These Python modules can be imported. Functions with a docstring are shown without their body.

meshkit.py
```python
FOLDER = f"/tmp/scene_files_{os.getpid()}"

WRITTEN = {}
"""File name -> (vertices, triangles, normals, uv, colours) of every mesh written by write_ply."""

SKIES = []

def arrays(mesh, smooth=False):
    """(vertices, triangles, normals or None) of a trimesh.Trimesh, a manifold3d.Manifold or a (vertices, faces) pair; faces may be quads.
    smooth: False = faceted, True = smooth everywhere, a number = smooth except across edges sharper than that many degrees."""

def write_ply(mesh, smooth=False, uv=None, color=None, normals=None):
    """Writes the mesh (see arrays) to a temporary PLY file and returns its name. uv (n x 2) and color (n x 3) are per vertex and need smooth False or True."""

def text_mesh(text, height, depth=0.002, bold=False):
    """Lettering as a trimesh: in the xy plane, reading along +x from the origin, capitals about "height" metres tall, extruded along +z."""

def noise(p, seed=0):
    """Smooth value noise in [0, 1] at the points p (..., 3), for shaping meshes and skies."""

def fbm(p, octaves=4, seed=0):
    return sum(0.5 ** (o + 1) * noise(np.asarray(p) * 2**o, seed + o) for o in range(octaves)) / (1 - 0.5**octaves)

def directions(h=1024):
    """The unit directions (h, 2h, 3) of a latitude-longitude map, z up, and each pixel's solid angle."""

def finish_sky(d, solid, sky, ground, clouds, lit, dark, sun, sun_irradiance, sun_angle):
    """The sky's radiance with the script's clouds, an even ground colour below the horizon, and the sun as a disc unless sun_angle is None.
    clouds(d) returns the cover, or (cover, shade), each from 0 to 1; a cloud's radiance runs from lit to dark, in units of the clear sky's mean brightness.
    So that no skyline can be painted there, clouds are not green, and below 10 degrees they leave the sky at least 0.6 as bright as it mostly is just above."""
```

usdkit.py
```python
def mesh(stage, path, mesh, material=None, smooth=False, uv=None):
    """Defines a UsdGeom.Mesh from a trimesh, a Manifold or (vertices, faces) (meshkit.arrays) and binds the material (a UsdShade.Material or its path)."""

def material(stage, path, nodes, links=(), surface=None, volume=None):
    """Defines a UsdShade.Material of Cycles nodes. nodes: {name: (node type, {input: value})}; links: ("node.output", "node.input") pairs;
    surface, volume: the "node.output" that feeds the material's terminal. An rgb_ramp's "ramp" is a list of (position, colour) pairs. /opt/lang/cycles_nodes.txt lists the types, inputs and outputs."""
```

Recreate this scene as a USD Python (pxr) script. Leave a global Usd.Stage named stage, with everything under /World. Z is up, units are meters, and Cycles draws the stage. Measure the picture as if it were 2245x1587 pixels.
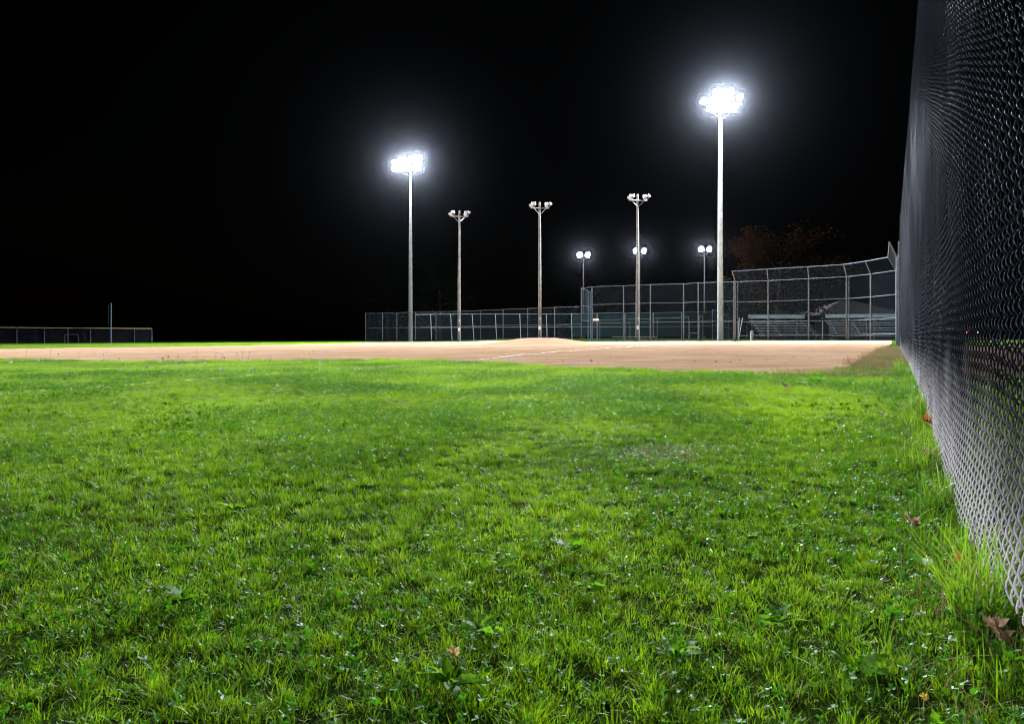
import math, re
import numpy as np, trimesh, usdkit, meshkit
from scipy.interpolate import RBFInterpolator
from scipy.ndimage import map_coordinates
from pxr import Usd, UsdGeom, UsdLux, UsdShade, Gf, Sdf, Vt

stage = Usd.Stage.CreateInMemory()
UsdGeom.SetStageUpAxis(stage, 'Z')
UsdGeom.SetStageMetersPerUnit(stage, 1.0)
UsdGeom.Xform.Define(stage, '/World')
UsdGeom.Scope.Define(stage, '/World/Looks')

# ------------------------------------------------------------------ camera, sky, exposure
CAM_H, F, CX, HY = 0.72, 1500.0, 1122.5, 737.0
cam = UsdGeom.Camera.Define(stage, '/World/camera')
cam.AddTranslateOp().Set((0, 0, CAM_H))
cam.AddRotateXOp().Set(90.0)
cam.CreateHorizontalApertureAttr(36.0)
cam.CreateVerticalApertureAttr(36.0 * 1587 / 2245)
cam.CreateFocalLengthAttr(F * 36.0 / 2245)
cam.CreateVerticalApertureOffsetAttr((737.0 - 793.5) * 36.0 / 2245)
cam.CreateClippingRangeAttr((0.03, 3000.0))
cam.CreateFStopAttr(11.0)
cam.CreateFocusDistanceAttr(4.5)
cam.CreateExposureAttr(0.3)
LAMP = 13000.0          # radiance of a lit floodlight lens
LAMP_C = 2900.0            # the same lamps on the tower left of the camera
COURT_LAMP = 3000.0
SKY = 0.0002

dome = UsdLux.DomeLight.Define(stage, '/World/sky')
dome.GetPrim().SetCustomDataByKey('kind', 'structure')
skym = usdkit.material(stage, '/World/Looks/night_sky', {
    's': ('sky_texture', {'sky_type': 'single_scattering', 'sun_disc': False, 'sun_elevation': 0.02, 'sun_rotation': 2.6}),
    'b': ('background_shader', {'strength': SKY})}, [('s.color', 'b.color')], surface='b.background')
UsdShade.MaterialBindingAPI.Apply(dome.GetPrim()).Bind(skym)

rng = np.random.default_rng(7)
# ------------------------------------------------------------------ helpers
used = {}
def numbered(parent, name):
    k = (parent, name); n = used.get(k, 0); used[k] = n + 1
    return f'{parent}/{name}' + (f'_{n:03d}' if n else '')
def meta(prim, label=None, cat=None, group=None, kind=None):
    for k, v in (('label', label), ('category', cat), ('group', group), ('kind', kind)):
        if v: prim.SetCustomDataByKey(k, v)
    return prim
def thing(name, label, cat, loc=(0, 0, 0), rotz=0, group=None):
    x = UsdGeom.Xform.Define(stage, numbered('/World', name))
    x.AddTranslateOp().Set(Gf.Vec3d(*map(float, loc)))
    if rotz: x.AddRotateZOp().Set(math.degrees(rotz))
    return meta(x.GetPrim(), label, cat, group)
def path_of(parent): return '/World' if parent is None else str(parent.GetPath())
def obj(name, mesh, mat, parent=None, smooth=False, label=None, cat=None, group=None, kind=None, off=None):
    if isinstance(mesh, MB): mesh = mesh.arrays()
    if hasattr(mesh, 'vertices'): mesh = (mesh.vertices, mesh.faces)
    v_, f_ = np.asarray(mesh[0], float), np.asarray(mesh[1], int)
    if off is not None: v_ = v_ - np.asarray(off)
    u_, inv = np.unique(f_, return_inverse=True)
    mesh = (v_[u_], inv.reshape(f_.shape))
    p = usdkit.mesh(stage, numbered(path_of(parent), name), mesh, mat, smooth=smooth).GetPrim()
    UsdGeom.Mesh(p).CreateDoubleSidedAttr(True)
    return meta(p, label, cat, group, kind)
def ref(root, name, loc, rotz, label=None, group=None, scale=None):
    x = UsdGeom.Xform.Define(stage, numbered('/World', name))
    x.GetPrim().GetReferences().AddInternalReference(root.GetPath())
    x.GetPrim().SetInstanceable(True)
    x.ClearXformOpOrder()
    x.AddTranslateOp().Set(Gf.Vec3d(*map(float, loc)))
    x.AddRotateZOp().Set(math.degrees(rotz))
    if scale: x.AddScaleOp().Set(Gf.Vec3f(scale, scale, scale))
    return meta(x.GetPrim(), label, root.GetCustomDataByKey('category'), group or root.GetCustomDataByKey('group'))
class MB:
    def __init__(s): s.v, s.f, s.n = [], [], 0
    def add(s, v, f):
        v, f = np.asarray(v, float), np.asarray(f, int)
        if f.shape[1] == 4: f = np.vstack([f[:, [0, 1, 2]], f[:, [0, 2, 3]]])
        s.v.append(v); s.f.append(f + s.n); s.n += len(v); return s
    def arrays(s): return np.vstack(s.v), np.vstack(s.f)
    def box(s, c, size, rotz=0.0, pitch=0.0):
        m = trimesh.creation.box(size)
        M = trimesh.transformations.rotation_matrix(rotz, [0, 0, 1]) @ trimesh.transformations.rotation_matrix(pitch, [1, 0, 0])
        m.apply_transform(M); m.apply_translation(c)
        return s.add(m.vertices, m.faces)
    def tube(s, a, b, r, r2=None, sides=8, cap=True):
        a, b = np.asarray(a, float), np.asarray(b, float); r2 = r if r2 is None else r2
        t = (b - a) / np.linalg.norm(b - a)
        u = np.cross(t, [0, 0, 1.0] if abs(t[2]) < .9 else [1.0, 0, 0]); u /= np.linalg.norm(u); w = np.cross(t, u)
        g = np.arange(sides) * 2 * np.pi / sides
        ring = np.cos(g)[:, None] * u + np.sin(g)[:, None] * w
        v = np.vstack([a + ring * r, b + ring * r2, [a], [b]])
        i = np.arange(sides); j = (i + 1) % sides
        f = [np.stack([i, j, j + sides], 1), np.stack([i, j + sides, i + sides], 1)]
        if cap: f += [np.stack([j, i, np.full(sides, 2 * sides)], 1), np.stack([i + sides, j + sides, np.full(sides, 2 * sides + 1)], 1)]
        return s.add(v, np.vstack(f))
    def path(s, pts, r, sides=6):
        v, f = sweep(np.asarray(pts, float)[None], np.broadcast_to(r, (len(pts),)), sides)
        return s.add(v, f)
def sweep(P, r, sides):
    """P: (wires, points, 3) polylines as tubes of radius r."""
    n, m, _ = P.shape
    t = np.gradient(P, axis=1); t /= np.linalg.norm(t, axis=2, keepdims=True) + 1e-12
    ref_ = np.where(np.abs(t[..., 2:]) < .93, [0, 0, 1.0], [1.0, 0, 0])
    a = np.cross(t, ref_); a /= np.linalg.norm(a, axis=2, keepdims=True) + 1e-12
    b = np.cross(t, a); g = np.arange(sides) * 2 * np.pi / sides
    rr = np.broadcast_to(r, (m,))[None, :, None, None]
    V = P[:, :, None] + rr * (np.cos(g)[None, None, :, None] * a[:, :, None] + np.sin(g)[None, None, :, None] * b[:, :, None])
    k, i, j = np.meshgrid(np.arange(n), np.arange(m - 1), np.arange(sides), indexing='ij')
    B = k * m * sides; jn = (j + 1) % sides
    q = np.stack([B + i * sides + j, B + i * sides + jn, B + (i + 1) * sides + jn, B + (i + 1) * sides + j], -1).reshape(-1, 4)
    return V.reshape(-1, 3), q

# ------------------------------------------------------------------ materials
def mat(name, nodes, links, surface='p.BSDF'): return usdkit.material(stage, '/World/Looks/' + name, nodes, links, surface=surface)
def noisy(name, c1, c2, scale=6.0, rough=.6, metallic=0.0, spec=.5, bump=0.0, bscale=60.0, detail=4, coord='object', lo=.35, hi=.65):
    src = ('g', ('geometry', {})) if coord == 'world' else ('g', ('texture_coordinate', {}))
    out = 'g.position' if coord == 'world' else 'g.object'
    nodes = {src[0]: src[1], 'n': ('noise_texture', {'scale': scale, 'detail': detail, 'roughness': .6}),
             'r': ('rgb_ramp', {'ramp': [(lo, c1), (hi, c2)]}),
             'p': ('principled_bsdf', {'roughness': rough, 'metallic': metallic, 'specular_ior_level': spec})}
    links = [(out, 'n.vector'), ('n.fac', 'r.fac'), ('r.color', 'p.base_color')]
    if bump:
        nodes['bn'] = ('noise_texture', {'scale': bscale, 'detail': 5}); nodes['b'] = ('bump', {'strength': bump, 'distance': .01})
        links += [(out, 'bn.vector'), ('bn.fac', 'b.height'), ('b.normal', 'p.normal')]
    return mat(name, nodes, links)
M = {}
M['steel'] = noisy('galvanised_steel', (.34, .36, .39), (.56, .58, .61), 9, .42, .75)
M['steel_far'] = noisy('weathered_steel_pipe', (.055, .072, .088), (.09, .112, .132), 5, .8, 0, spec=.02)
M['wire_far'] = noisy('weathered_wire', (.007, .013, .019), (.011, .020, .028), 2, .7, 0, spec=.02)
def light_painted(name, dark, lit_foot, z0, z1, rough):
    """Light painted into the colour, pale towards the foot and dark above: an irregular edge with stray patches."""
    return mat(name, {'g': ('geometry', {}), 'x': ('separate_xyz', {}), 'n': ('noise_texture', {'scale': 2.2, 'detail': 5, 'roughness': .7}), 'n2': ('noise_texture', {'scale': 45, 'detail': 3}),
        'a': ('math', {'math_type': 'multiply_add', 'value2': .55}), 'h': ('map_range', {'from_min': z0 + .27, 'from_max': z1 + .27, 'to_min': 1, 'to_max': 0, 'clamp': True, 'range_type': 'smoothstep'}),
        'zc': ('rgb_ramp', {'ramp': [(.3, lit_foot), (.7, tuple(1.35 * c for c in lit_foot))]}), 'm': ('mix_color', {'a': dark}),
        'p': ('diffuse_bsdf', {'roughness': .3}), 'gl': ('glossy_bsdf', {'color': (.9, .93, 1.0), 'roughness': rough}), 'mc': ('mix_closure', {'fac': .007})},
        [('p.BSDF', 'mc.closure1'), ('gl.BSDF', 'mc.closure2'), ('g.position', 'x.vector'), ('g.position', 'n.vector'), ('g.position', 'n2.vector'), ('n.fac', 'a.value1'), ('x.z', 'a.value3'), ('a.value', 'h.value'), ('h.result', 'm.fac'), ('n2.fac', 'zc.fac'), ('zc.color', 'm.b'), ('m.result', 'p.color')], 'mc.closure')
M['wire'] = light_painted('light_painted_wire', (.008, .010, .014), (.46, .43, .435), .12, .68, .3)  # bright foot and dark top of the fence are light put into the colour
M['near_post'] = light_painted('light_painted_post', (.03, .035, .042), (.46, .44, .43), .2, .9, .38)
M['concrete'] = noisy('spun_concrete', (.25, .275, .28), (.37, .39, .39), 3.5, .85, bump=.3, bscale=25)
M['concrete_dark'] = noisy('aged_concrete', (.13, .145, .15), (.20, .215, .22), 3.5, .95, bump=.3, bscale=25)
M['concrete_brown'] = noisy('old_concrete', (.095, .096, .093), (.15, .15, .145), 2.5, .95, bump=.3, bscale=25)
M['dark_pole'] = noisy('dark_painted_pole', (.10, .09, .085), (.16, .145, .14), 3, .6)
M['housing'] = noisy('lamp_housing', (.2, .225, .25), (.3, .33, .37), 8, .5, .1)
M['housing_dark'] = noisy('lamp_bracket', (.12, .12, .13), (.2, .2, .21), 8, .5, .3)
M['glass_off'] = noisy('unlit_lamp_glass', (.22, .26, .30), (.36, .40, .45), 14, .2, .0, spec=.8)
M['wood'] = noisy('grey_bench_wood', (.34, .33, .31), (.5, .49, .46), 5, .75, bump=.3)
M['alu'] = noisy('bleacher_plank', (.20, .22, .23), (.29, .31, .32), 3, .6, 0, spec=.15)
M['frame'] = noisy('bleacher_frame', (.025, .028, .032), (.045, .05, .055), 4, .7, spec=.1)
M['board'] = noisy('bleacher_backboard', (.11, .15, .15), (.16, .205, .20), 2, .8, spec=.1)
M['windscreen'] = noisy('green_windscreen', (.007, .024, .026), (.013, .038, .038), 1.4, .8, spec=.2)
M['sign'] = noisy('white_sign', (.72, .73, .74), (.8, .8, .8), 4, .6)
M['roof'] = noisy('brown_shingles', (.055, .045, .042), (.09, .075, .07), 6, .85, bump=.5, bscale=14)
M['timber'] = noisy('brown_timber', (.10, .075, .06), (.16, .12, .095), 3, .8)
M['bark'] = noisy('bark', (.02, .016, .013), (.04, .032, .026), 9, .95, bump=.6, bscale=30)
M['yellow_cap'] = noisy('yellow_rail_cap', (.62, .50, .16), (.74, .62, .26), 3, .6)
M['chalk'] = noisy('chalk', (.74, .72, .69), (.84, .83, .81), 30, .95, spec=.1)
M['black_net'] = noisy('dark_netting', (.02, .03, .045), (.035, .048, .065), 3, .8)
def emit(name, c, s): return mat(name, {'e': ('emission', {'color': c, 'strength': s})}, [], 'e.emission')
M['lit'] = emit('lit_floodlight_lens', (.93, .97, 1.08), LAMP)
M['lit_side'] = emit('lit_side_lens', (.93, .97, 1.08), LAMP_C)
M['lit_court'] = emit('lit_court_lens', (.96, .95, 1.08), COURT_LAMP)
M['tail'] = emit('lit_tail_lamp', (1.0, .22, .15), 6.0)

def leafy(name, stops, trans, rough=.42, tw=.4, spec=.5, scale=.55, chalk=None, clump=0.0, mow=0.0):
    """Leaf: colour per blade, shifted by slow noise over the ground, with light let through."""
    nodes = {'g': ('geometry', {}), 'oi': ('object_info', {}),
             'n': ('noise_texture', {'scale': scale, 'detail': 3, 'roughness': .6}),
             'add': ('math', {'math_type': 'multiply_add', 'value2': .55}),
             'mr': ('map_range', {'from_min': .3, 'from_max': .7, 'to_min': -.02, 'to_max': .36}),
             'cl': ('noise_texture', {'scale': 17.0, 'detail': 2, 'roughness': .6}), 'clm': ('math', {'math_type': 'multiply_add', 'value2': clump, 'value3': -.5 * clump + .03}),
             'mw': ('vector_rotate', {'rotate_type': 'z_axis', 'angle': -mow}), 'ms': ('mapping', {'scale': (.10, 1.25, 1.0)}), 'mn': ('noise_texture', {'scale': 1.0, 'detail': 2, 'roughness': .5}),
             'mm': ('math', {'math_type': 'multiply_add', 'value2': .4 if clump else 0.0, 'value3': -.2 if clump else 0.0}), 'sm': ('math', {'math_type': 'add'}), 'sm2': ('math', {'math_type': 'add'}),
             'r': ('rgb_ramp', {'ramp': stops}),
             'p': ('principled_bsdf', {'roughness': rough, 'specular_ior_level': spec}),
             'tc': ('mix_color', {'blend_type': 'multiply', 'fac': 1.0, 'b': trans}),
             't': ('translucent_bsdf', {}), 'm': ('mix_closure', {'fac': tw})}
    links = [('g.position', 'n.vector'), ('g.random_per_island', 'add.value1'), ('n.fac', 'mr.value'), ('g.position', 'cl.vector'), ('cl.fac', 'clm.value1'), ('g.position', 'mw.vector'), ('mw.vector', 'ms.vector'), ('ms.vector', 'mn.vector'), ('mn.fac', 'mm.value1'),
             ('mr.result', 'sm.value1'), ('clm.value', 'sm.value2'), ('sm.value', 'sm2.value1'), ('mm.value', 'sm2.value2'), ('sm2.value', 'add.value3'),
             ('add.value', 'r.fac'), ('p.BSDF', 'm.closure1'), ('t.BSDF', 'm.closure2'), ('tc.result', 't.color')]
    col = 'r.color'
    if chalk:      # worn field chalk clinging to the blades along a straight line on the ground
        (x0, y0), (x1, y1) = chalk
        L = math.hypot(x1 - x0, y1 - y0); nx, ny = -(y1 - y0) / L, (x1 - x0) / L
        nodes.update({'dot': ('vector_math', {'math_type': 'dot_product', 'vector2': (nx, ny, 0)}),
                      'dd': ('math', {'math_type': 'add', 'value2': -(nx * x0 + ny * y0)}), 'ab': ('math', {'math_type': 'absolute'}),
                      'band': ('map_range', {'from_min': .02, 'from_max': .075, 'to_min': 1, 'to_max': 0, 'clamp': True}),
                      'cn': ('noise_texture', {'scale': 9, 'detail': 5, 'roughness': .7}), 'cr': ('map_range', {'from_min': .47, 'from_max': .66, 'to_min': 0, 'to_max': .7, 'clamp': True}),
                      'mul': ('math', {'math_type': 'multiply'}), 'cm': ('mix_color', {'b': (.7, .7, .66)})})
        links += [('g.position', 'dot.vector1'), ('dot.value', 'dd.value1'), ('dd.value', 'ab.value1'), ('ab.value', 'band.value'),
                  ('g.position', 'cn.vector'), ('cn.fac', 'cr.value'), ('band.result', 'mul.value1'), ('cr.result', 'mul.value2'),
                  ('mul.value', 'cm.fac'), ('r.color', 'cm.a')]
        col = 'cm.result'
    links += [(col, 'p.base_color'), (col, 'tc.a')]
    return mat(name, nodes, links, 'm.closure')

# ------------------------------------------------------------------ terrain
TH = math.atan((1953 - CX) / F)
FU, FN, FP = np.array([math.sin(TH), math.cos(TH)]), np.array([math.cos(TH), -math.sin(TH)]), 0.235
def fence_pt(t, side=0.0): return (FP + side) * FN + t * FU
def fence_t(Z): return (Z + FP * math.sin(TH)) / math.cos(TH)
ctl = []
for x in (-6, -3, -1, 0.5):
    for y in (-6, 0.0, 1.5): ctl.append((x, y, 0.0))
for px, py, Z in ((1770, 815, 9.3), (1500, 808, 10.4), (1300, 800, 11.6), (900, 787, 15), (450, 789, 14.7), (0, 785, 15.6), (0, 870, 6.6), (560, 825, 9.0), (1060, 790, 14.2),
                  (801, 751, 71), (1000, 750.5, 66), (1216, 750, 60), (1298, 749.6, 61), (1609, 749, 56), (1773, 748.2, 53.6), (1909, 748.3, 49.7), (1963, 747.5, 46.9),
                  (0, 754, 85), (330, 752, 85), (-200, 755, 85), (900, 749, 82), (1580, 747.5, 62), (0, 766, 29.5), (330, 762, 34), (600, 757, 43), (700, 746, 130), (1100, 743, 75), (1500, 744, 75),
                  (1700, 745, 75), (1000, 740, 240), (0, 745, 240), (2000, 740, 240), (2100, 745, 60)):
    ctl.append(((px - CX) / F * Z, Z, CAM_H - (py - HY) / F * Z))
for Z, z in ((1.4, .04), (2.1, .03), (2.7, .01), (3.5, .05), (5.2, .17), (8, .24), (10.6, .30), (13.4, .33), (19, .34), (30, .34)):
    q = fence_pt(fence_t(Z)); ctl.append((q[0], q[1], z)); ctl.append((q[0] + 2.5, q[1] - 1.2, z))
ctl = np.array(ctl)
rbf = RBFInterpolator(np.sign(ctl[:, :2]) * np.abs(ctl[:, :2]) ** .6, ctl[:, 2], kernel='linear', smoothing=.002)
GX, GY = np.linspace(-14, 14, 561), np.linspace(-6, 24, 601)         # in the warped coordinate
gx, gy = np.meshgrid(GX, GY, indexing='ij')
GRID = rbf(np.stack([gx.ravel(), gy.ravel()], 1)).reshape(gx.shape)
MOUND = np.array([(1185 - CX) / F * 36, 36.0])
def T(x, y, mound=True):
    if np.ndim(x) == 0 and np.ndim(y) == 0: return T(np.array([float(x)]), np.array([float(y)]), mound)[0]
    x, y = np.broadcast_arrays(np.asarray(x, float), np.asarray(y, float))
    wx, wy = np.sign(x) * np.abs(x) ** .6, np.sign(y) * np.abs(y) ** .6
    z = map_coordinates(GRID, [(wx + 14) / 28 * 560, (wy + 6) / 30 * 600], order=1, mode='nearest')
    if mound:
        d = np.hypot(x - MOUND[0], (y - MOUND[1])) / 3.7
        z = z + .34 * np.where(d < 1, .5 + .5 * np.cos(np.pi * np.clip((d - .12) / .88, 0, 1)), 0)
    return z + .02 * (meshkit.noise(np.stack([x * .8, y * .8, 0 * x], -1), 3) - .5) * np.exp(-np.abs(y) / 30)
def P(px, py, Z): return np.array([(px - CX) / F * Z, Z, CAM_H - (py - HY) / F * Z])
def on(px, Z): x = (px - CX) / F * Z; return np.array([x, Z, float(T(x, Z))])
def at(px, py):
    a, b = (px - CX) / F, -(py - HY) / F
    Zs = np.geomspace(.5, 300, 6000)
    d = CAM_H + b * Zs - T(a * Zs, Zs)
    k = np.nonzero(d < 0)[0]; k = k[0] if len(k) else len(Zs) - 1
    return np.array([a * Zs[k], Zs[k], float(T(a * Zs[k], Zs[k]))])

xs = np.concatenate([-np.geomspace(400, 9, 60), np.arange(-8.9, 9, .15), np.geomspace(9, 400, 60)])
ys = np.concatenate([-np.geomspace(120, 3, 20), np.arange(-2.8, 16, .15), np.geomspace(16, 900, 150)])
X, Y = np.meshgrid(xs, ys, indexing='ij')
Zg = T(X, np.minimum(Y, 190.0))
i, j = np.meshgrid(np.arange(len(xs) - 1), np.arange(len(ys) - 1), indexing='ij')
w = len(ys)
quad = np.stack([i * w + j, (i + 1) * w + j, (i + 1) * w + j + 1, i * w + j + 1], -1).reshape(-1, 4)
M['ground'] = mat('turf_ground', {
    'g': ('geometry', {}), 'n': ('noise_texture', {'scale': .35, 'detail': 5, 'roughness': .65}), 'n2': ('noise_texture', {'scale': 14, 'detail': 5, 'roughness': .7}),
    'a': ('mix_float', {'fac': .5}), 'r': ('rgb_ramp', {'ramp': [(.36, (.014, .022, .005)), (.5, (.024, .045, .007)), (.64, (.04, .065, .012))]}),
    'b': ('bump', {'strength': .8, 'distance': .03}), 'p': ('principled_bsdf', {'roughness': 1.0, 'specular_ior_level': 0.0})},
    [('g.position', 'n.vector'), ('g.position', 'n2.vector'), ('n.fac', 'a.a'), ('n2.fac', 'a.b'), ('a.result', 'r.fac'), ('r.color', 'p.base_color'), ('n2.fac', 'b.height'), ('b.normal', 'p.normal')])
obj('ground', (np.stack([X, Y, Zg], -1).reshape(-1, 3), quad), M['ground'], smooth=True, kind='structure', label='grass covered ground of the ball field running out into the dark')

# ---- dirt infield: between a near and a far edge, both irregular
near_px = [(-260, 783), (0, 785), (150, 788), (300, 791), (450, 790), (600, 789), (760, 787), (900, 786), (945, 787), (1000, 790), (1100, 793), (1200, 797), (1290, 800), (1330, 799), (1400, 803), (1500, 808), (1640, 812), (1770, 814), (1850, 808), (1885, 792), (1915, 775), (1940, 761), (1955, 753)]
nc = np.array([((p - CX) / F, at(p, q + (5 if p < 1200 else 11 if p < 1860 else 3))[1]) for p, q in near_px])
far_px = [(-260, 769, 0), (0, 766, 0), (160, 764, 0), (330, 762, 0), (480, 759.5, 0), (600, 757, 0), (700, 754.5, 0), (770, 753, 0)]
fc = [((p - CX) / F, at(p, q)[1]) for p, q, _ in far_px]
fc += [((p - CX) / F, Z) for p, Z in ((801, 69.5), (1000, 65.5), (1216, 60.3), (1298, 61.1), (1609, 56.2), (1684, 55.5), (1773, 53.8), (1856, 52.0), (1909, 49.8), (1955, 47.2))]
fc = np.array(fc)
def near_edge(a): return np.interp(a, nc[:, 0], nc[:, 1])
def far_edge(a): return np.interp(a, fc[:, 0], fc[:, 1])
cols = np.linspace(nc[0, 0], nc[-1, 0], 900)
jit = meshkit.fbm(np.stack([cols * 90, 0 * cols, 0 * cols], -1), 4, 5) - .5
jit2 = meshkit.fbm(np.stack([cols * 30, 3 + 0 * cols, 0 * cols], -1), 3, 9) - .5
rows = np.linspace(0, 1, 130)[None, :]
zn, zf = (near_edge(cols) * (1 + .07 * jit))[:, None], (far_edge(cols) * (1 + .05 * jit2 * (cols < -.2)))[:, None]
DY = zn * (zf / zn) ** rows
DX = cols[:, None] * DY
rough_h = .022 * (meshkit.fbm(np.stack([DX * 1.3, DY * 1.3, 0 * DX], -1), 4, 11) - .5) + .016 * (meshkit.fbm(np.stack([DX * 5, DY * 5, 0 * DX], -1), 3, 12) - .5)
DZ = T(DX, DY) + .028 + rough_h - .05 * (np.clip(1 - rows / .012, 0, 1) + 0 * DX)
i, j = np.meshgrid(np.arange(len(cols) - 1), np.arange(rows.shape[1] - 1), indexing='ij'); w = rows.shape[1]
quad = np.stack([i * w + j, (i + 1) * w + j, (i + 1) * w + j + 1, i * w + j + 1], -1).reshape(-1, 4)
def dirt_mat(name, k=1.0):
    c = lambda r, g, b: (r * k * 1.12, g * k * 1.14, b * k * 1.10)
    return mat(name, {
    'g': ('geometry', {}), 'mp': ('mapping', {'scale': (1.0, 1.0, 1.0), 'rotation': (0, 0, .35)}), 'mp2': ('mapping', {'scale': (.12, 1.0, 1.0), 'rotation': (0, 0, -.32)}),
    'n': ('noise_texture', {'scale': .5, 'detail': 5, 'roughness': .62}), 'n2': ('noise_texture', {'scale': 26, 'detail': 6, 'roughness': .72}), 'n3': ('noise_texture', {'scale': 3.2, 'detail': 4, 'roughness': .6}),
    'a': ('mix_float', {'fac': .42}), 'a2': ('mix_float', {'fac': .55}),
    'r': ('rgb_ramp', {'ramp': [(.34, c(.27, .145, .082)), (.45, c(.40, .245, .150)), (.55, c(.47, .31, .20)), (.64, c(.58, .43, .31))]}),
    'b': ('bump', {'strength': .9, 'distance': .012}), 'p': ('principled_bsdf', {'roughness': 1.0, 'specular_ior_level': 0.0, 'diffuse_roughness': .6})},
    [('g.position', 'mp.vector'), ('g.position', 'mp2.vector'), ('mp.vector', 'n.vector'), ('mp.vector', 'n2.vector'), ('mp2.vector', 'n3.vector'), ('n.fac', 'a.a'), ('n2.fac', 'a.b'),
     ('a.result', 'a2.a'), ('n3.fac', 'a2.b'), ('a2.result', 'r.fac'), ('r.color', 'p.base_color'), ('n2.fac', 'b.height'), ('b.normal', 'p.normal')])
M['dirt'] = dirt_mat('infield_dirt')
obj('infield_dirt', (np.stack([DX, DY, DZ], -1).reshape(-1, 3), quad), M['dirt'], smooth=True, kind='structure', label='raked tan infield dirt with a low pitching mound')
def dirt_z(x, y): return T(x, y) + .028

# worn bare earth on the far side of the near fence
su, sv = np.meshgrid(np.linspace(.35, 16, 40), np.linspace(8.0, 34, 60), indexing='ij')
edge_w = .5 * (meshkit.fbm(np.stack([su * .9, sv * .9, 0 * su], -1), 3, 17) - .5)
PX, PY = su * FN[0] + (sv + edge_w) * FU[0] + FP * FN[0], su * FN[1] + (sv + edge_w) * FU[1] + FP * FN[1]
i, j = np.meshgrid(np.arange(39), np.arange(59), indexing='ij')
obj('dirt_path', (np.stack([PX, PY, T(PX, PY) + .03], -1).reshape(-1, 3), np.stack([i * 60 + j, (i + 1) * 60 + j, (i + 1) * 60 + j + 1, i * 60 + j + 1], -1).reshape(-1, 4)), dirt_mat('shade_painted_dirt', .22), smooth=True, kind='structure', label='worn bare brown earth seen through the near fence')  # infield dirt darkened: shade behind the fence is put into its colour

# chalk foul line across the dirt towards home plate, scuffed
A, B = at(1045, 791), np.array([*(P(1590, 750, 53)[:2]), 0])
n = 260
s = np.linspace(0, 1, n); s = s ** 1.5
cl = A[None, :2] + (B - A)[None, :2] * s[:, None]
dirn = (B - A)[:2] / np.linalg.norm((B - A)[:2]); nrm = np.array([-dirn[1], dirn[0]])
wid = .028 + .013 * (meshkit.fbm(np.stack([s * 160, 0 * s, 0 * s], -1), 3, 21) - .5) * 2
gap = meshkit.noise(np.stack([s * 30, 0 * s, 0 * s], -1), 22)
wid = np.where(gap < .16, .012, wid)
v = np.concatenate([np.stack([*(cl + nrm * k * wid[:, None]).T], -1) for k in (-1, 1)])
vz = T(v[:, 0], v[:, 1]) + .028 + .022 * (meshkit.fbm(np.stack([v[:, 0] * 1.3, v[:, 1] * 1.3, 0 * v[:, 0]], -1), 4, 11) - .5) + .016 * (meshkit.fbm(np.stack([v[:, 0] * 5, v[:, 1] * 5, 0 * v[:, 0]], -1), 3, 12) - .5) + .006
k = np.arange(n - 1)
obj('foul_line', (np.column_stack([v, vz]), np.stack([k, k + 1, k + 1 + n, k + n], 1)), M['chalk'], kind='structure', label='thin white chalk foul line drawn across the dirt')
CH0, CH1 = at(0, 868), at(760, 811)

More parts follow.
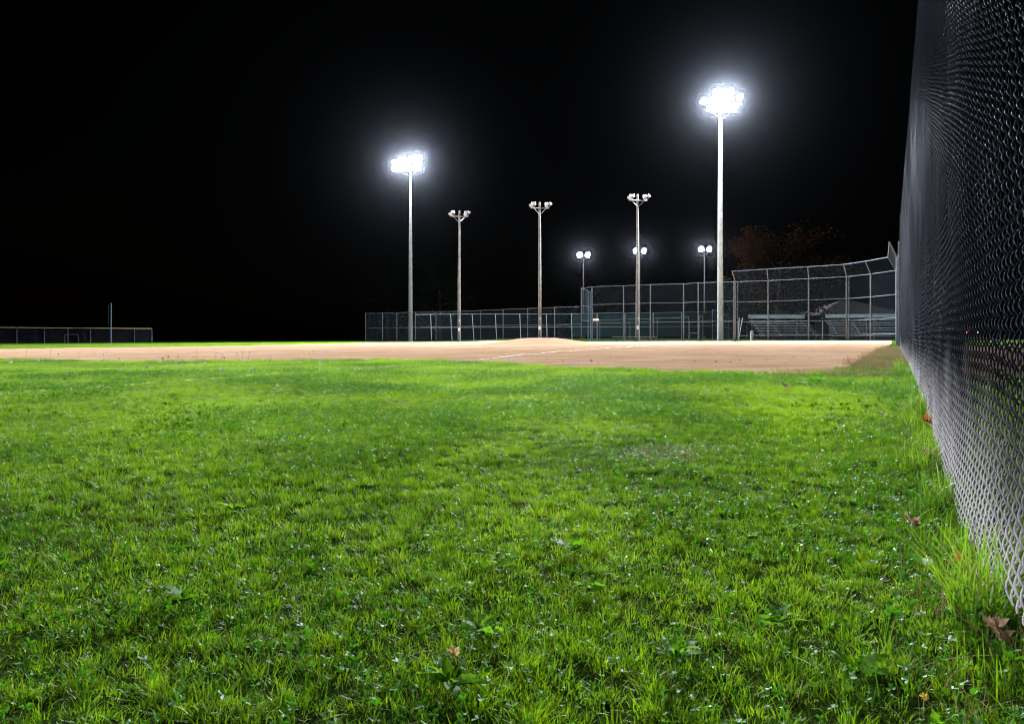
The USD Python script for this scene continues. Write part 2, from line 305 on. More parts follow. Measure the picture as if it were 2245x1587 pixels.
# clods and pebbles on the dirt, most along the near edge
cb = MB(); tet = trimesh.creation.icosphere(subdivisions=1)
for q in range(300):
    a = rng.uniform(-.74, .5); z0, z1 = near_edge(a), far_edge(a)
    d = z0 + (min(z1, 34) - z0) * rng.beta(.6, 3.0)
    r = rng.uniform(.004, .012); x = a * d
    if rng.random() < .03: r *= 1.4
    vv = tet.vertices * (1 + .3 * rng.standard_normal((len(tet.vertices), 1))) * [r * rng.uniform(.8, 1.7), r, r * .6]
    cb.add(vv + [x, d, float(T(x, d)) + .03], tet.faces)
M['clod'] = noisy('dry_clod', (.24, .14, .085), (.42, .28, .18), 20, .95, spec=.1)
obj('dirt_clods', cb, M['clod'], kind='stuff', label='small dry clods and pebbles lying loose on the infield dirt')

# ------------------------------------------------------------------ chain link
def flat_mesh(p0, p1, h0, h1, z0=0.03, pitch=.0711, r=.0022, name='mesh_panel', parent=None, tip0=None, tip1=None, mat_=None):
    """A woven panel far off: zigzag wires between two posts (bottom points p0, p1), as curves."""
    p0, p1 = np.asarray(p0, float), np.asarray(p1, float)
    L = np.linalg.norm((p1 - p0)[:2]); n = max(2, int(L / (pitch / 2)))
    H = max(h0, h1); m = max(3, int(H / (pitch / 2)))
    f = (np.arange(n) + .5) / n
    pts = np.zeros((n, m + 1, 3))
    zig = np.where((np.arange(m + 1)[None] + np.arange(n)[:, None]) % 2, .5, -.5)
    fx = f[:, None] + zig / n * .98
    fz = np.arange(m + 1)[None] / m
    b0, b1 = p0 + [0, 0, z0], p1 + [0, 0, z0]
    t0 = np.array(tip0, float) if tip0 is not None else p0 + [0, 0, h0]
    t1 = np.array(tip1, float) if tip1 is not None else p1 + [0, 0, h1]
    bot = b0 + (b1 - b0) * fx[..., None]; top = t0 + (t1 - t0) * fx[..., None]
    pts = bot + (top - bot) * fz[..., None]
    c = UsdGeom.BasisCurves.Define(stage, numbered(path_of(parent), name))
    c.CreateTypeAttr('linear'); c.CreatePointsAttr(Vt.Vec3fArray.FromNumpy(pts.reshape(-1, 3).astype(np.float32)))
    c.CreateCurveVertexCountsAttr(Vt.IntArray.FromNumpy(np.full(n, m + 1, np.int32)))
    c.CreateWidthsAttr(Vt.FloatArray([2 * r])); c.SetWidthsInterpolation('constant')
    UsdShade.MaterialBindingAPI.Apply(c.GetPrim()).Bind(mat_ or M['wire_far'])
    return c.GetPrim()

def post(parent, a, b, r=.04, m=None, cap=True, name='post', sides=10):
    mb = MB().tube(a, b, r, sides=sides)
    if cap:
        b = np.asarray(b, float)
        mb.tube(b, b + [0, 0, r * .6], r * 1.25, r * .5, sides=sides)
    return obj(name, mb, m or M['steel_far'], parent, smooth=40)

def rail(parent, a, b, r=.02, m=None, name='rail', sag=0.0):
    a, b = np.asarray(a, float), np.asarray(b, float)
    if sag:
        s_ = np.linspace(0, 1, 7); pts = a + (b - a) * s_[:, None]; pts[:, 2] -= sag * 4 * s_ * (1 - s_)
        return obj(name, MB().path(pts, r, 6), m or M['steel_far'], parent, smooth=True)
    return obj(name, MB().tube(a, b, r, sides=6), m or M['steel_far'], parent, smooth=40)

def up(p, h): p = np.array(p, float); p[2] += h; return p

# ---- near tall fence beside the camera: woven wire in true depth
near = thing('tall_chain_link_fence', 'tall galvanised chain-link fence running away close beside the camera on the right', 'fence')
TOPZ = 3.97
PITCH, WSP, BZ = .0711, .0356, .0062
ft = np.array([-.3, fence_t(1.35) + .0, fence_t(3.35), fence_t(6.2), fence_t(9.1), fence_t(12.0), fence_t(14.8), fence_t(17.2), fence_t(19.4)])
fn3, fu3 = np.array([*FN, 0]), np.array([*FU, 0])
def bottom_lift(t): return np.interp(t, [fence_t(.9), fence_t(1.4), fence_t(1.74), fence_t(2.1), fence_t(2.7)], [.17, .125, .06, .03, .015]) - .0
def near_panel(t0, t1, segs, sides, r, seed):
    tw = np.arange(math.ceil(t0 / WSP), math.ceil(t1 / WSP)) * WSP
    idx = np.round(tw / WSP).astype(int)
    base = fence_pt(0)[None] + tw[:, None] * FU
    zb = T(base[:, 0], base[:, 1], False) + bottom_lift(tw)
    nh = int((TOPZ - zb.min()) / (PITCH / 2)) + 1
    ph = np.arange(nh * segs + 1) / segs                     # in half periods
    tri = lambda q: 2 * np.abs(2 * (q / 2 - np.floor(q / 2 + .5))) - 1
    par = (idx % 2)[:, None]
    q = ph[None] + par
    lat = -np.sin(np.pi * (q + .5)) * .12 + tri(q) * .88     # across, slightly rounded at the hooks
    lat = lat * (WSP / 2 + .0034)
    dep = np.sin(np.pi * q) * BZ
    z = TOPZ - ph[None] * (PITCH / 2) * np.ones_like(q)
    # sag and bulge of the stretched fabric
    pn = np.stack([tw[:, None] * .55 + 0 * z, z * .9, 0 * z + seed * 0], -1)
    bulge = .024 * (meshkit.fbm(pn, 3, 31) - .5) + .008 * (meshkit.noise(pn * 5, 33) - .5)
    along = .010 * (meshkit.noise(np.stack([tw[:, None] * 1.2 + 0 * z, z * 3.1, 0 * z + 5], -1), 35) - .5)
    zz = z + .028 * (meshkit.fbm(np.stack([tw[:, None] * .9 + 0 * z, z * .6, 0 * z + 9], -1), 2, 37) - .5)
    jw = np.random.default_rng(seed + 77); zz = zz + (.003 if seed < 2 else .007) * jw.standard_normal((len(tw), 1)) * (jw.random((len(tw), 1)) < .35) + .010 * (meshkit.noise(np.stack([tw[:, None] * 2.6 + 0 * z, z * 1.1, 0 * z + 2], -1), 39) - .5)
    along = along + .0012 * jw.standard_normal((len(tw), 1))
    bulge = bulge + .008 * (meshkit.noise(np.stack([tw[:, None] * 1.7 + 0 * z, z * 1.5, 0 * z + 12], -1), 43) - .5)
    flare = np.clip((.35 - (z - zb[:, None])) / .35, 0, 1) ** 2 * .008
    side = dep + bulge * np.clip((TOPZ - z) / .3, 0, 1) - flare
    W = np.zeros(q.shape + (3,))
    pos = tw[:, None] + lat + along
    W[..., 0] = FP * FN[0] + side * FN[0] + pos * FU[0]
    W[..., 1] = FP * FN[1] + side * FN[1] + pos * FU[1]
    W[..., 2] = np.maximum(zz, zb[:, None] - .0)
    V, Fq = sweep(W, r, sides)
    # drop what was clamped below the bottom edge
    keep = (zz > zb[:, None])
    kq = np.repeat((keep[:, 1:] | keep[:, :-1]).ravel(), sides)
    return V, Fq[kq]
LOD = [(6, 6), (6, 6), (4, 5), (3, 4), (2, 3), (2, 3), (2, 3), (2, 3)]
for k in range(len(ft) - 1):
    sg, sd = LOD[k]
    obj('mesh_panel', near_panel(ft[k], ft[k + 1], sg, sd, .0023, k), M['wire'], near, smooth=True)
for k in range(1, len(ft)):
    b = fence_pt(ft[k], .045); z = float(T(b[0], b[1], False))
    top = TOPZ + (.16 if k == len(ft) - 1 else .03)
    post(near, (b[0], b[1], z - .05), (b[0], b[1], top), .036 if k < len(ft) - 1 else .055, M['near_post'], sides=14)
for k in range(len(ft) - 1):
    a, b = fence_pt(ft[k], .03), fence_pt(ft[k + 1], .03)
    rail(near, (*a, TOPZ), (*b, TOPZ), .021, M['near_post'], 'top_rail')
# tie wires that hold the fabric to the posts
for k in range(2, 5):
    b = fence_pt(ft[k], .045)
    for z in np.arange(.5, 3.9, .42):
        g = np.linspace(-.4, math.pi + .4, 9)
        pts = np.array([[*(b + FU * .040 * math.cos(x) - FN * (.045 * math.sin(x) + .008)), z + .004 * i_] for i_, x in enumerate(g)])
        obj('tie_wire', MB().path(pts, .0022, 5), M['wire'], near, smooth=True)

# second stretch of the same line, farther on
s2 = thing('fence_section', 'short far section of tall fence seen edge-on past the end of the near fence', 'fence')
tt = [fence_t(z) for z in (24, 29, 34)]
bs = [np.array([*fence_pt(t, .03), 0.0]) for t in tt]
for b in bs: b[2] = T(b[0], b[1])
for k in range(2): flat_mesh(bs[k], bs[k + 1], TOPZ - bs[k][2], TOPZ - bs[k + 1][2], parent=s2)
for b in bs: post(s2, b, (b[0], b[1], TOPZ + .05), .045)
for k in range(2): rail(s2, (*bs[k][:2], TOPZ), (*bs[k + 1][:2], TOPZ), .024, name='top_rail')

# ---- low fence at the far side of the infield
def fence_run(name, label, pts, heights, rails=(1.0, .5), r=.032, mesh=True, lean=None, pr=None, rr=.022, matp=None, capm=None, pitch=.0711, sag=.0, wire_r=.0024):
    t = thing(name, label, 'fence', pts[0])
    o = np.array(pts[0]); q = [np.array(p) - o for p in pts]
    tops = [up(p, h) + (0 if lean is None else np.array([lean[k], 0, 0])) for k, (p, h) in enumerate(zip(q, heights))]
    for p, tp in zip(q, tops): post(t, up(p, -.05), tp, r, matp)
    for k in range(len(q) - 1):
        for fr in rails:
            a, b = q[k] + (tops[k] - q[k]) * fr, q[k + 1] + (tops[k + 1] - q[k + 1]) * fr
            rail(t, a, b, rr if fr < 1 or capm is None else .05, (capm if fr == 1.0 and capm else matp), name='top_rail' if fr == 1.0 else 'mid_rail', sag=sag)
        if mesh: flat_mesh(q[k], q[k + 1], heights[k], heights[k + 1], parent=t, tip0=tops[k], tip1=tops[k + 1], pitch=pitch, r=wire_r)
    return t
lowx = [801, 839, 870, 911, 956, 1004, 1054, 1103, 1157, 1216, 1274]
lowZ = np.interp(lowx, [801, 1216, 1274], [71, 60, 61])
ltop = np.interp(lowx, [801, 1004, 1216, 1274], [687, 682.5, 674, 672])
pts = [on(a, z) for a, z in zip(lowx, lowZ)]
hs = [CAM_H + (HY - ty) / F * z - p[2] for ty, z, p in zip(ltop, lowZ, pts)]
lt = fence_run('low_chain_link_fence', 'lower grey chain-link fence along the far dirt edge, behind it two tall light poles', pts[:-1], hs[:-1])
# last span reaches the first tall post
flat_mesh(pts[-2] - pts[0], pts[-1] - pts[0], hs[-2], hs[-1], parent=lt)
for fr, nm in ((1.0, 'top_rail'), (.5, 'mid_rail')): rail(lt, up(pts[-2] - pts[0], hs[-2] * fr), up(pts[-1] - pts[0], hs[-1] * fr), .022, name=nm)

# ---- tall dugout fence
tx = [1298, 1367, 1426, 1498.6, 1531, 1609]
tZ = np.interp(tx, [1298, 1609], [61, 56]); ttop = [628.7, 626.5, 624, 622.5, 620, 618]
pts = [on(a, z) for a, z in zip(tx, tZ)]
hs = [CAM_H + (HY - ty) / F * z - p[2] for ty, z, p in zip(ttop, tZ, pts)]
tall = fence_run('tall_dugout_fence', 'tall grey chain-link fence in front of the bench, left of the backstop', pts, hs, rails=(1.0, .675, .34), r=.05, rr=.026)
o = pts[0]
wz = [61, 66, 68.7]; wx = [1274.7, 1289, 1294.5]; wtop = [632, 637, 641]
wp = [on(a, z) for a, z in zip(wx, wz)]; wh = [CAM_H + (HY - ty) / F * z - p[2] for ty, z, p in zip(wtop, wz, wp)]
for k in range(3): post(tall, up(wp[k] - o, -.05), up(wp[k] - o, wh[k]), .045)
for k in range(2):
    for fr in (1.0, .68, .4): rail(tall, up(wp[k] - o, wh[k] * fr), up(wp[k + 1] - o, wh[k + 1] * fr), .024)
    flat_mesh(up(wp[k] - o, wh[k] * .4), up(wp[k + 1] - o, wh[k + 1] * .4), wh[k] * .6, wh[k + 1] * .6, parent=tall, tip0=up(wp[k] - o, wh[k]), tip1=up(wp[k + 1] - o, wh[k + 1]))
rail(tall, up(wp[2] - o, wh[2]), up(pts[0] - o, hs[0] * .985), .024)
rail(tall, up(wp[0] - o, wh[0] * .99), up(pts[0] - o, hs[0]), .024)
obj('signboard', MB().box(P(1306.5, 701, 60.6) - o, (.52, .03, .17)), M['sign'], tall, label='small blank white sign board fixed to the fence')

# ---- backstop with overhang
bx = [1609, 1684, 1773, 1856, 1909, 1964.5]; bZ = [56, 55.3, 53.6, 51.8, 49.7, 46.9]
bend = [618, 615.6, 611, 607, 601, 593]; tipx = [1605, 1681.5, 1771, 1849.6, 1897, 1947]; tipy = [595, 590, 585, 580, 573, 564]
bp = [on(a, z) for a, z in zip(bx, bZ)]
bp[0] = bp[0] + [.12, .02, 0]
bh = [CAM_H + (HY - ty) / F * z - p[2] for ty, z, p in zip(bend, bZ, bp)]
tips = [P(a, b, z - .8) for a, b, z in zip(tipx, tipy, bZ)]
we = np.array([*P(1966.5, 0, 39)[:2], 0]); we[2] = T(we[0], we[1])
bp.append(we); bh.append(5.24 - we[2]); tips.append(P(1950, 530, 38.9))
bk = thing('backstop', 'curved high backstop of chain-link panels with its top leaning over the infield', 'backstop', bp[0])
o = bp[0]
for k in range(len(bp)):
    q = bp[k] - o; heavy = k in (0, 3)
    post(bk, up(q, -.05), up(q, bh[k]), .055, cap=False)
    obj('overhang_arm', MB().tube(up(q, bh[k]), tips[k] - o, .04, sides=8), M['steel_far'], bk, smooth=40)
    if heavy:       # a doubled post laced together
        post(bk, up(q + [.22, .05, 0], -.05), up(q + [.22, .05, 0], bh[k]), .03, cap=False)
        lb = MB()
        for z in np.arange(.5, bh[k] - .1, .36): lb.tube(q + [0, 0, z], q + [.22, .05, z], .014, sides=5)
        obj('lacing', lb, M['steel_far'], bk)
for k in range(len(bp) - 1):
    q0, q1 = bp[k] - o, bp[k + 1] - o
    flat_mesh(q0, q1, bh[k], bh[k + 1], parent=bk, pitch=.08, r=.0028)
    flat_mesh(up(q0, bh[k]), up(q1, bh[k + 1]), 1, 1, z0=0.0, parent=bk, tip0=tips[k] - o, tip1=tips[k + 1] - o, pitch=.08, r=.0028, name='overhang_mesh')
    for fr in (1.0, .66, .325, .10): rail(bk, up(q0, bh[k] * fr), up(q1, bh[k + 1] * fr), .028)
    rail(bk, tips[k] - o, tips[k + 1] - o, .028, name='top_rail')

# ---- outfield fence far left
ox = [-190, -110, -30, 37, 97, 149, 198, 295, 333]; oZ = [85] * len(ox)
pts = [on(a, z) for a, z in zip(ox, oZ)]
hs = [CAM_H + (HY - ty) / F * 85 - p[2] for ty, p in zip(np.interp(ox, [-190, 0, 333], [716, 718, 720.5]), pts)]
M['net_post'] = noisy('dull_fence_post', (.07, .08, .095), (.11, .125, .145), 3, .6, spec=.1)
of = fence_run('outfield_fence', 'long low outfield fence with a yellow top rail, far left', pts, hs, rails=(1.0,), r=.035, mesh=False, matp=M['net_post'], capm=M['yellow_cap'])
for k in range(len(pts) - 1):
    flat_mesh(pts[k] - pts[0], pts[k + 1] - pts[0], hs[k], hs[k + 1], parent=of, mat_=M['black_net'])
fp = on(243.5, 84.6)
pol = thing('foul_pole', 'tall thin foul pole with a narrow screen on its left side, at the outfield fence', 'foul pole', fp)
hp = CAM_H + (HY - 665) / F * 84.6 - fp[2]
M['pole_blue'] = noisy('blue_grey_pole', (.07, .095, .12), (.11, .14, .17), 3, .6, spec=.1)
post(pol, (0, 0, -.05), (0, 0, hp), .065, M['pole_blue'])
sc = MB(); z0, z1 = hp * .46, hp * .95
for a, b in (((-.3, 0, z0), (-.3, 0, z1)), ((-.3, 0, z0), (0, 0, z0)), ((-.3, 0, z1), (0, 0, z1))): sc.tube(a, b, .025, sides=6)
obj('screen_frame', sc, M['pole_blue'], pol)
flat_mesh((-.3, 0, z0), (0, 0, z0), z1 - z0, z1 - z0, z0=0, parent=pol, name='screen')
g0, g1 = on(142, 96), on(171.5, 96)
goal = thing('goal_frame', 'small grey goal frame standing on the grass behind the outfield fence', 'goal', g0)
gh = CAM_H + (HY - 733.5) / F * 96 - g0[2]; dd = g1 - g0
M['goal'] = noisy('goal_paint', (.06, .065, .08), (.09, .095, .11), 3, .6, spec=.1)
obj('upright', MB().tube((0, 0, 0), (0, 0, gh), .05), M['goal'], goal); obj('upright', MB().tube(dd, up(dd, gh), .05), M['goal'], goal)
obj('crossbar', MB().tube((0, 0, gh), up(dd, gh), .05), M['goal'], goal)

# ---- court fence behind, posts leaning, with dark green windscreens on its right half
cx_ = [911, 946, 991, 1039, 1089, 1142, 1199.5, 1254, 1309, 1370, 1432, 1494, 1562]
pts = [on(a, 75) for a in cx_]
pts = [np.array([p[0], p[1], CAM_H - (744.5 - HY) / F * 75]) for p in pts]
hs = [CAM_H + (HY - ty) / F * 75 - p[2] for ty, p in zip(np.interp(cx_, [911, 1280, 1562], [689.5, 687.5, 684]), pts)]
ln = [-.02, -.1, -.16, -.2, -.16, -.13, -.08, -.06, 0, 0, 0, 0, 0]
M['court_post'] = noisy('court_fence_pipe', (.22, .25, .27), (.32, .35, .37), 3, .6)
court = fence_run('court_fence', 'ball court fence with tilted posts standing behind the field fences', pts, hs, rails=(1.0, .48), r=.04, lean=ln, matp=M['court_post'])
for k in range(7, len(pts) - 1):
    a, b = pts[k] - pts[0], pts[k + 1] - pts[0]
    wv = MB(); nx_ = 14
    xx = np.linspace(.01, .99, nx_); zz = np.linspace(.12, .97, 8)
    g1_, g2_ = np.meshgrid(xx, zz, indexing='ij')
    pt = a[None, None] + (b - a)[None, None] * g1_[..., None] + np.array([0, 0, 1.0]) * (g2_ * hs[k])[..., None]
    pt[..., 1] += .09 + .05 * np.sin(g1_ * np.pi * 2 + k) * np.sin(g2_ * np.pi)
    ii, jj = np.meshgrid(np.arange(nx_ - 1), np.arange(7), indexing='ij')
    f = np.stack([ii * 8 + jj, (ii + 1) * 8 + jj, (ii + 1) * 8 + jj + 1, ii * 8 + jj + 1], -1).reshape(-1, 4)
    vf = pt.reshape(-1, 3); vb = vf + [0, .006, 0]
    wv.add(vf, f); wv.add(vb, f[:, ::-1])
    obj('windscreen', wv, M['windscreen'], court, smooth=True)
rx = [(1562, 75), (1585, 84), (1597, 93), (1606, 103), (1614, 115), (1622, 128)]
pts = [np.array([*P(a, 0, z)[:2], .33]) for a, z in rx]
hs = [3.3, 3.15, 3.0, 2.95, 2.8, 2.6]
fence_run('receding_court_fence', 'court fence receding to the right of the thick light pole, its top dipping', pts, hs, rails=(1.0, .5), r=.035, matp=M['court_post'], pitch=.09)

# ---- dugout: inner fence, bench, gate
ix = [1315, 1381, 1441, 1510]
pts = [on(a, z) for a, z in zip(ix, (64.5, 63.8, 63, 62))]
hs = [CAM_H + (HY - ty) / F * p[1] - p[2] for ty, p in zip((701, 699, 697, 694.5), pts)]
fence_run('dugout_rail_fence', 'waist-high rail fence behind the bench, inside the tall fence', pts, hs, rails=(.98,), r=.032, mesh=False)
g = on(1498, 61.2); gate = thing('dugout_gate', 'open metal gate frame between two fence posts, right of the bench', 'gate', g)
pa, pb = on(1512, 62.5) - g, on(1541, 60.5) - g
for a, h in ((pa, 1.75), (pb, 2.25), (on(1534, 60.4) - g, 2.2)): obj('gate_post', MB().tube(a, up(a, h), .035), M['steel_far'], gate, smooth=40)
obj('gate_rail', MB().tube(up(pa, 1.72), up(on(1531, 61) - g, 1.72), .02), M['steel_far'], gate)
obj('gate_rail', MB().tube(up(pa, .75), up(on(1531, 61) - g, .75), .02), M['steel_far'], gate)
flat_mesh(on(1532.5, 60.4) - g, pb, 2.2, 2.2, parent=gate)
obj('gate_rail', MB().tube(up(on(1534, 60.4) - g, 2.2), up(pb, 2.2), .02), M['steel_far'], gate)
b0, b1 = on(1343, 61.8), on(1440, 60.6)
bench = thing('player_bench', 'long plain wooden player bench behind the tall dugout fence', 'bench', b0)
d = b1 - b0; L = np.linalg.norm(d[:2]); yaw = math.atan2(d[1], d[0]); hb = .42
for k in (-.1, .1):
    nn = np.array([-math.sin(yaw), math.cos(yaw), 0]) * k
    obj('seat_plank', MB().box(d / 2 + nn + [0, 0, hb], (L, .18, .045), yaw), M['wood'], bench)
for fr in (.1, .52, .93):
    c = d * fr
    obj('leg', MB().box(c + [0, 0, hb / 2 - .015], (.07, .34, hb - .03), yaw), M['frame'], bench)

# ---- bleachers
def bleacher(label, p, yaw, width, rows_, rise, run, label2=None):
    t = thing('bleacher', label, 'bleachers', p, yaw, 'spectator bleachers behind the backstop')
    for k in range(rows_):
        z, y = .42 + k * rise, k * run
        obj('seat_plank', MB().box((width / 2, y, z), (width, .25, .045)), M['alu'], t)
        obj('foot_plank', MB().box((width / 2, y + run * .55, z - rise * .62), (width, .22, .035)), M['frame'], t)
    zt, yt = .42 + (rows_ - 1) * rise, (rows_ - 1) * run
    obj('back_board', MB().box((width / 2, yt + .38, zt + .42), (width, .035, .34)), M['board'], t)
    obj('back_rail', MB().tube((0, yt + .42, zt + .62), (width, yt + .42, zt + .62), .025), M['frame'], t)
    for fx in (.06, .35, .65, .94):
        fr = MB(); x = width * fx
        fr.tube((x, -.1, .36), (x, yt + .3, zt - .06), .03, sides=6); fr.tube((x, yt + .42, 0), (x, yt + .42, zt + .62), .03, sides=6)
        fr.tube((x, -.1, .05), (x, yt + .42, .05), .03, sides=6)
        for k in range(0, rows_, 2): fr.tube((x, k * run, .05), (x, k * run, .42 + k * rise - .03), .022, sides=6)
        obj('frame', fr, M['frame'], t)
    return t
pl = on(1670, 61); bleacher('full-width bleacher left of the pavilion, seven plank rows and a pale back board', pl, -.02, 5.25, 7, .235, .55)
pr_ = on(1826, 61.5); bleacher('angled bleacher right of the pavilion, cut off by the near fence', pr_, -.28, 6.6, 7, .24, .62)

# ---- pavilion with a hipped roof
pc = on(1855, 84)
pav = thing('picnic_pavilion', 'dark open pavilion with a low hipped roof between the bleachers', 'pavilion', pc)
W_, D_, eh, ah = 5.1, 4.2, 3.05, 4.75
ap = np.array([[-.6, 0, ah], [.6, 0, ah]])
cn = np.array([[-W_, -D_, eh], [W_, -D_, eh], [W_, D_, eh], [-W_, D_, eh]])
vv = np.vstack([cn, ap, cn - [0, 0, .16]])
for f in ([[0, 1, 5], [0, 5, 4]], [[1, 2, 5]], [[2, 3, 4], [2, 4, 5]], [[3, 0, 4]]): 
    mbx = MB().add(vv, f); mbx.add(vv - [0, 0, .06], np.array(f)[:, ::-1]); obj('roof_slope', mbx, M['roof'], pav)
for k in range(4):
    a, b = cn[k] - [0, 0, .1], cn[(k + 1) % 4] - [0, 0, .1]
    obj('fascia', MB().box((a + b) / 2, (np.linalg.norm(b - a), .06, .18), math.atan2(*(b - a)[[1, 0]])), M['timber'], pav)
for x in (-4.5, -1.5, 1.5, 4.5):
    for y in (-3.7, 3.7): obj('post', MB().box((x, y, eh / 2), (.2, .2, eh)), M['timber'], pav)
obj('wall', MB().box((0, 1.5, 1.25), (6.2, .2, 2.5)), M['timber'], pav)

# small things behind the backstop
q = on(1648.5, 60); pw = thing('wooden_post', 'short grey wooden post standing left of the left bleacher', 'post', q)
obj('post', MB().box((0, 0, .42), (.2, .2, .84)).box((0, 0, .87), (.16, .16, .06)), M['wood'], pw)
for a, b, zz, lab in ((1621, 1618, 64, 'upright grey pipe leaning left behind the laced backstop post'), (1628, 1619, 64.5, 'slanted grey pipe propped beside the upright pipe behind the backstop')):
    q = on(b, zz); tp = P(a, 697, zz) - q
    lp = thing('leaning_pipe', lab, 'pipe', q)
    obj('pipe', MB().tube((0, 0, 0), tp, .045), M['court_post'], lp, smooth=40); obj('cap', MB().tube(tp, tp * 1.01, .06), M['court_post'], lp)

# ---- trees
def tree(name, label, base, h, cr, n, cmat, seed, trunk_h=.3, flat=1.0, leaf=.13, group=None, twigs=False):
    r_ = np.random.default_rng(seed)
    t = thing(name, label, 'tree', base, 0, group)
    tb = MB(); tip = np.array([r_.uniform(-.3, .3), r_.uniform(-.3, .3), h * .8])
    ks = np.linspace(0, 1, 7); sp = tip * ks[:, None] + np.stack([np.sin(ks * 4 + seed) * .12, np.cos(ks * 3) * .1, 0 * ks], 1)
    tb.path(sp, np.linspace(.022 * h + .08, .03, 7), 8)
    ends = []
    for b in range(15):
        f0 = r_.uniform(trunk_h, .95); s0 = np.array([np.interp(f0, ks, sp[:, c]) for c in range(3)])
        g = r_.uniform(0, 6.28); el = r_.uniform(.15, 1.0); L_ = cr * r_.uniform(.6, 1.05) * (1.15 - .6 * abs(f0 - .55))
        e = s0 + L_ * np.array([math.cos(g) * math.cos(el), math.sin(g) * math.cos(el), math.sin(el) * flat])
        mid = (s0 + e) / 2 + r_.normal(0, .15, 3)
        tb.path(np.array([s0, mid, e]), np.array([.10, .06, .02]) * h / 9, 5); ends += [mid, e, s0 * .3 + e * .7]
        for _ in range(3):
            e2 = e + r_.normal(0, cr * .28, 3); tb.path(np.array([mid * .4 + e * .6, (e + e2) / 2 + r_.normal(0, .08, 3), e2]), np.array([.03, .018, .008]) * h / 9, 4); ends += [e2, (e + e2) / 2]
    obj('trunk', tb, M['bark'], t, smooth=True)
    ends = np.array(ends); w_ = r_.exponential(1, len(ends)) + .1
    c = ends[r_.choice(len(ends), n, p=w_ / w_.sum())] + r_.normal(0, 1, (n, 3)) * cr * np.array([.15, .15, .11])
    c[:, 2] = np.maximum(c[:, 2], h * trunk_h * .55)
    u = r_.normal(0, 1, (n, 3)); u /= np.linalg.norm(u, axis=1, keepdims=True)
    wv = np.cross(u, r_.normal(0, 1, (n, 3))); wv /= np.linalg.norm(wv, axis=1, keepdims=True)
    s_ = leaf * r_.uniform(.6, 1.4, (n, 1))
    fold = np.cross(u, wv) * s_ * .25
    V = np.stack([c - u * s_, c + wv * s_ * .6 + fold, c + u * s_, c - wv * s_ * .6 + fold], 1).reshape(-1, 3)
    k = np.arange(n) * 4
    obj('crown', (V, np.vstack([np.stack([k, k + 1, k + 2], 1), np.stack([k, k + 2, k + 3], 1)])), cmat, t)
    return t
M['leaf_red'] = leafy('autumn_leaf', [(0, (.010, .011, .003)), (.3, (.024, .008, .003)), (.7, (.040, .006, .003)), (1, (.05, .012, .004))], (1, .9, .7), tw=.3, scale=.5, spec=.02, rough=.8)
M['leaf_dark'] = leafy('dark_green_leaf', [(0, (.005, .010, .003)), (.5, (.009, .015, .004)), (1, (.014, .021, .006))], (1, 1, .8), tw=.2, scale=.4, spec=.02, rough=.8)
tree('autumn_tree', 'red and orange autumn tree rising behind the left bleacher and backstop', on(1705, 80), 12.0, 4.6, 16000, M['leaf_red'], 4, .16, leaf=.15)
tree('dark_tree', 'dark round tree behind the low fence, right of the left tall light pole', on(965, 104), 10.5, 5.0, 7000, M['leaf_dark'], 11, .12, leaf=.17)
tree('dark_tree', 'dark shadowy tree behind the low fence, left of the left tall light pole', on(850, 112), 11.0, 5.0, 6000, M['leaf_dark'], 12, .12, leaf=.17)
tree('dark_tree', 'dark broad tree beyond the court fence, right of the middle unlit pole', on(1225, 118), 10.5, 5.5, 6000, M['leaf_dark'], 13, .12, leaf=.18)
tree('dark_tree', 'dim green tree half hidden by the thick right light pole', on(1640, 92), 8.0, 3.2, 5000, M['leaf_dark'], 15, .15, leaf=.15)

# ---- light poles
def frame_of(aim):
    a = np.asarray(aim, float); a /= np.linalg.norm(a)
    u = np.cross(a, [0, 0, 1.0]); u /= np.linalg.norm(u); return a, u, np.cross(u, a)
def floodlight(parent, c, aim, r, lens_mat, arm_from=None, hm=None, name='floodlight'):
    """Spun reflector with a domed back, a rim, a yoke and a glass disc."""
    a, u, w_ = frame_of(aim); c = np.asarray(c, float); N_ = 14
    prof = [(-1.25, .22), (-1.2, .34), (-.8, .42), (-.55, .55), (-.2, .9), (0, 1.0), (.07, 1.04), (.07, .95)]
    g = np.arange(N_) * 2 * np.pi / N_
    ring = np.cos(g)[:, None] * u + np.sin(g)[:, None] * w_
    v = np.vstack([c + a * d_ * r + ring * q_ * r for d_, q_ in prof] + [[c - a * 1.25 * r]])
    ii, jj = np.meshgrid(np.arange(len(prof) - 1), np.arange(N_), indexing='ij'); jn = (jj + 1) % N_
    f = np.stack([ii * N_ + jj, ii * N_ + jn, (ii + 1) * N_ + jn, (ii + 1) * N_ + jj], -1).reshape(-1, 4)
    mb = MB().add(v, f); k = np.arange(N_); mb.add(np.vstack([v[:N_], v[-1:]]), np.stack([k, np.full(N_, N_), (k + 1) % N_], 1))
    if arm_from is not None:
        for s_ in (-1, 1): mb.tube(c - a * .3 * r + u * s_ * r * 1.02, np.asarray(arm_from) + u * s_ * r * .5, .018, sides=5)
    h = obj(name, mb, hm or M['housing'], parent, smooth=35)
    vv = np.vstack([c + a * .02 * r + ring * .94 * r, [c + a * .1 * r]])
    obj('lens', (vv, np.stack([k, (k + 1) % N_, np.full(N_, N_)], 1)), lens_mat, h)
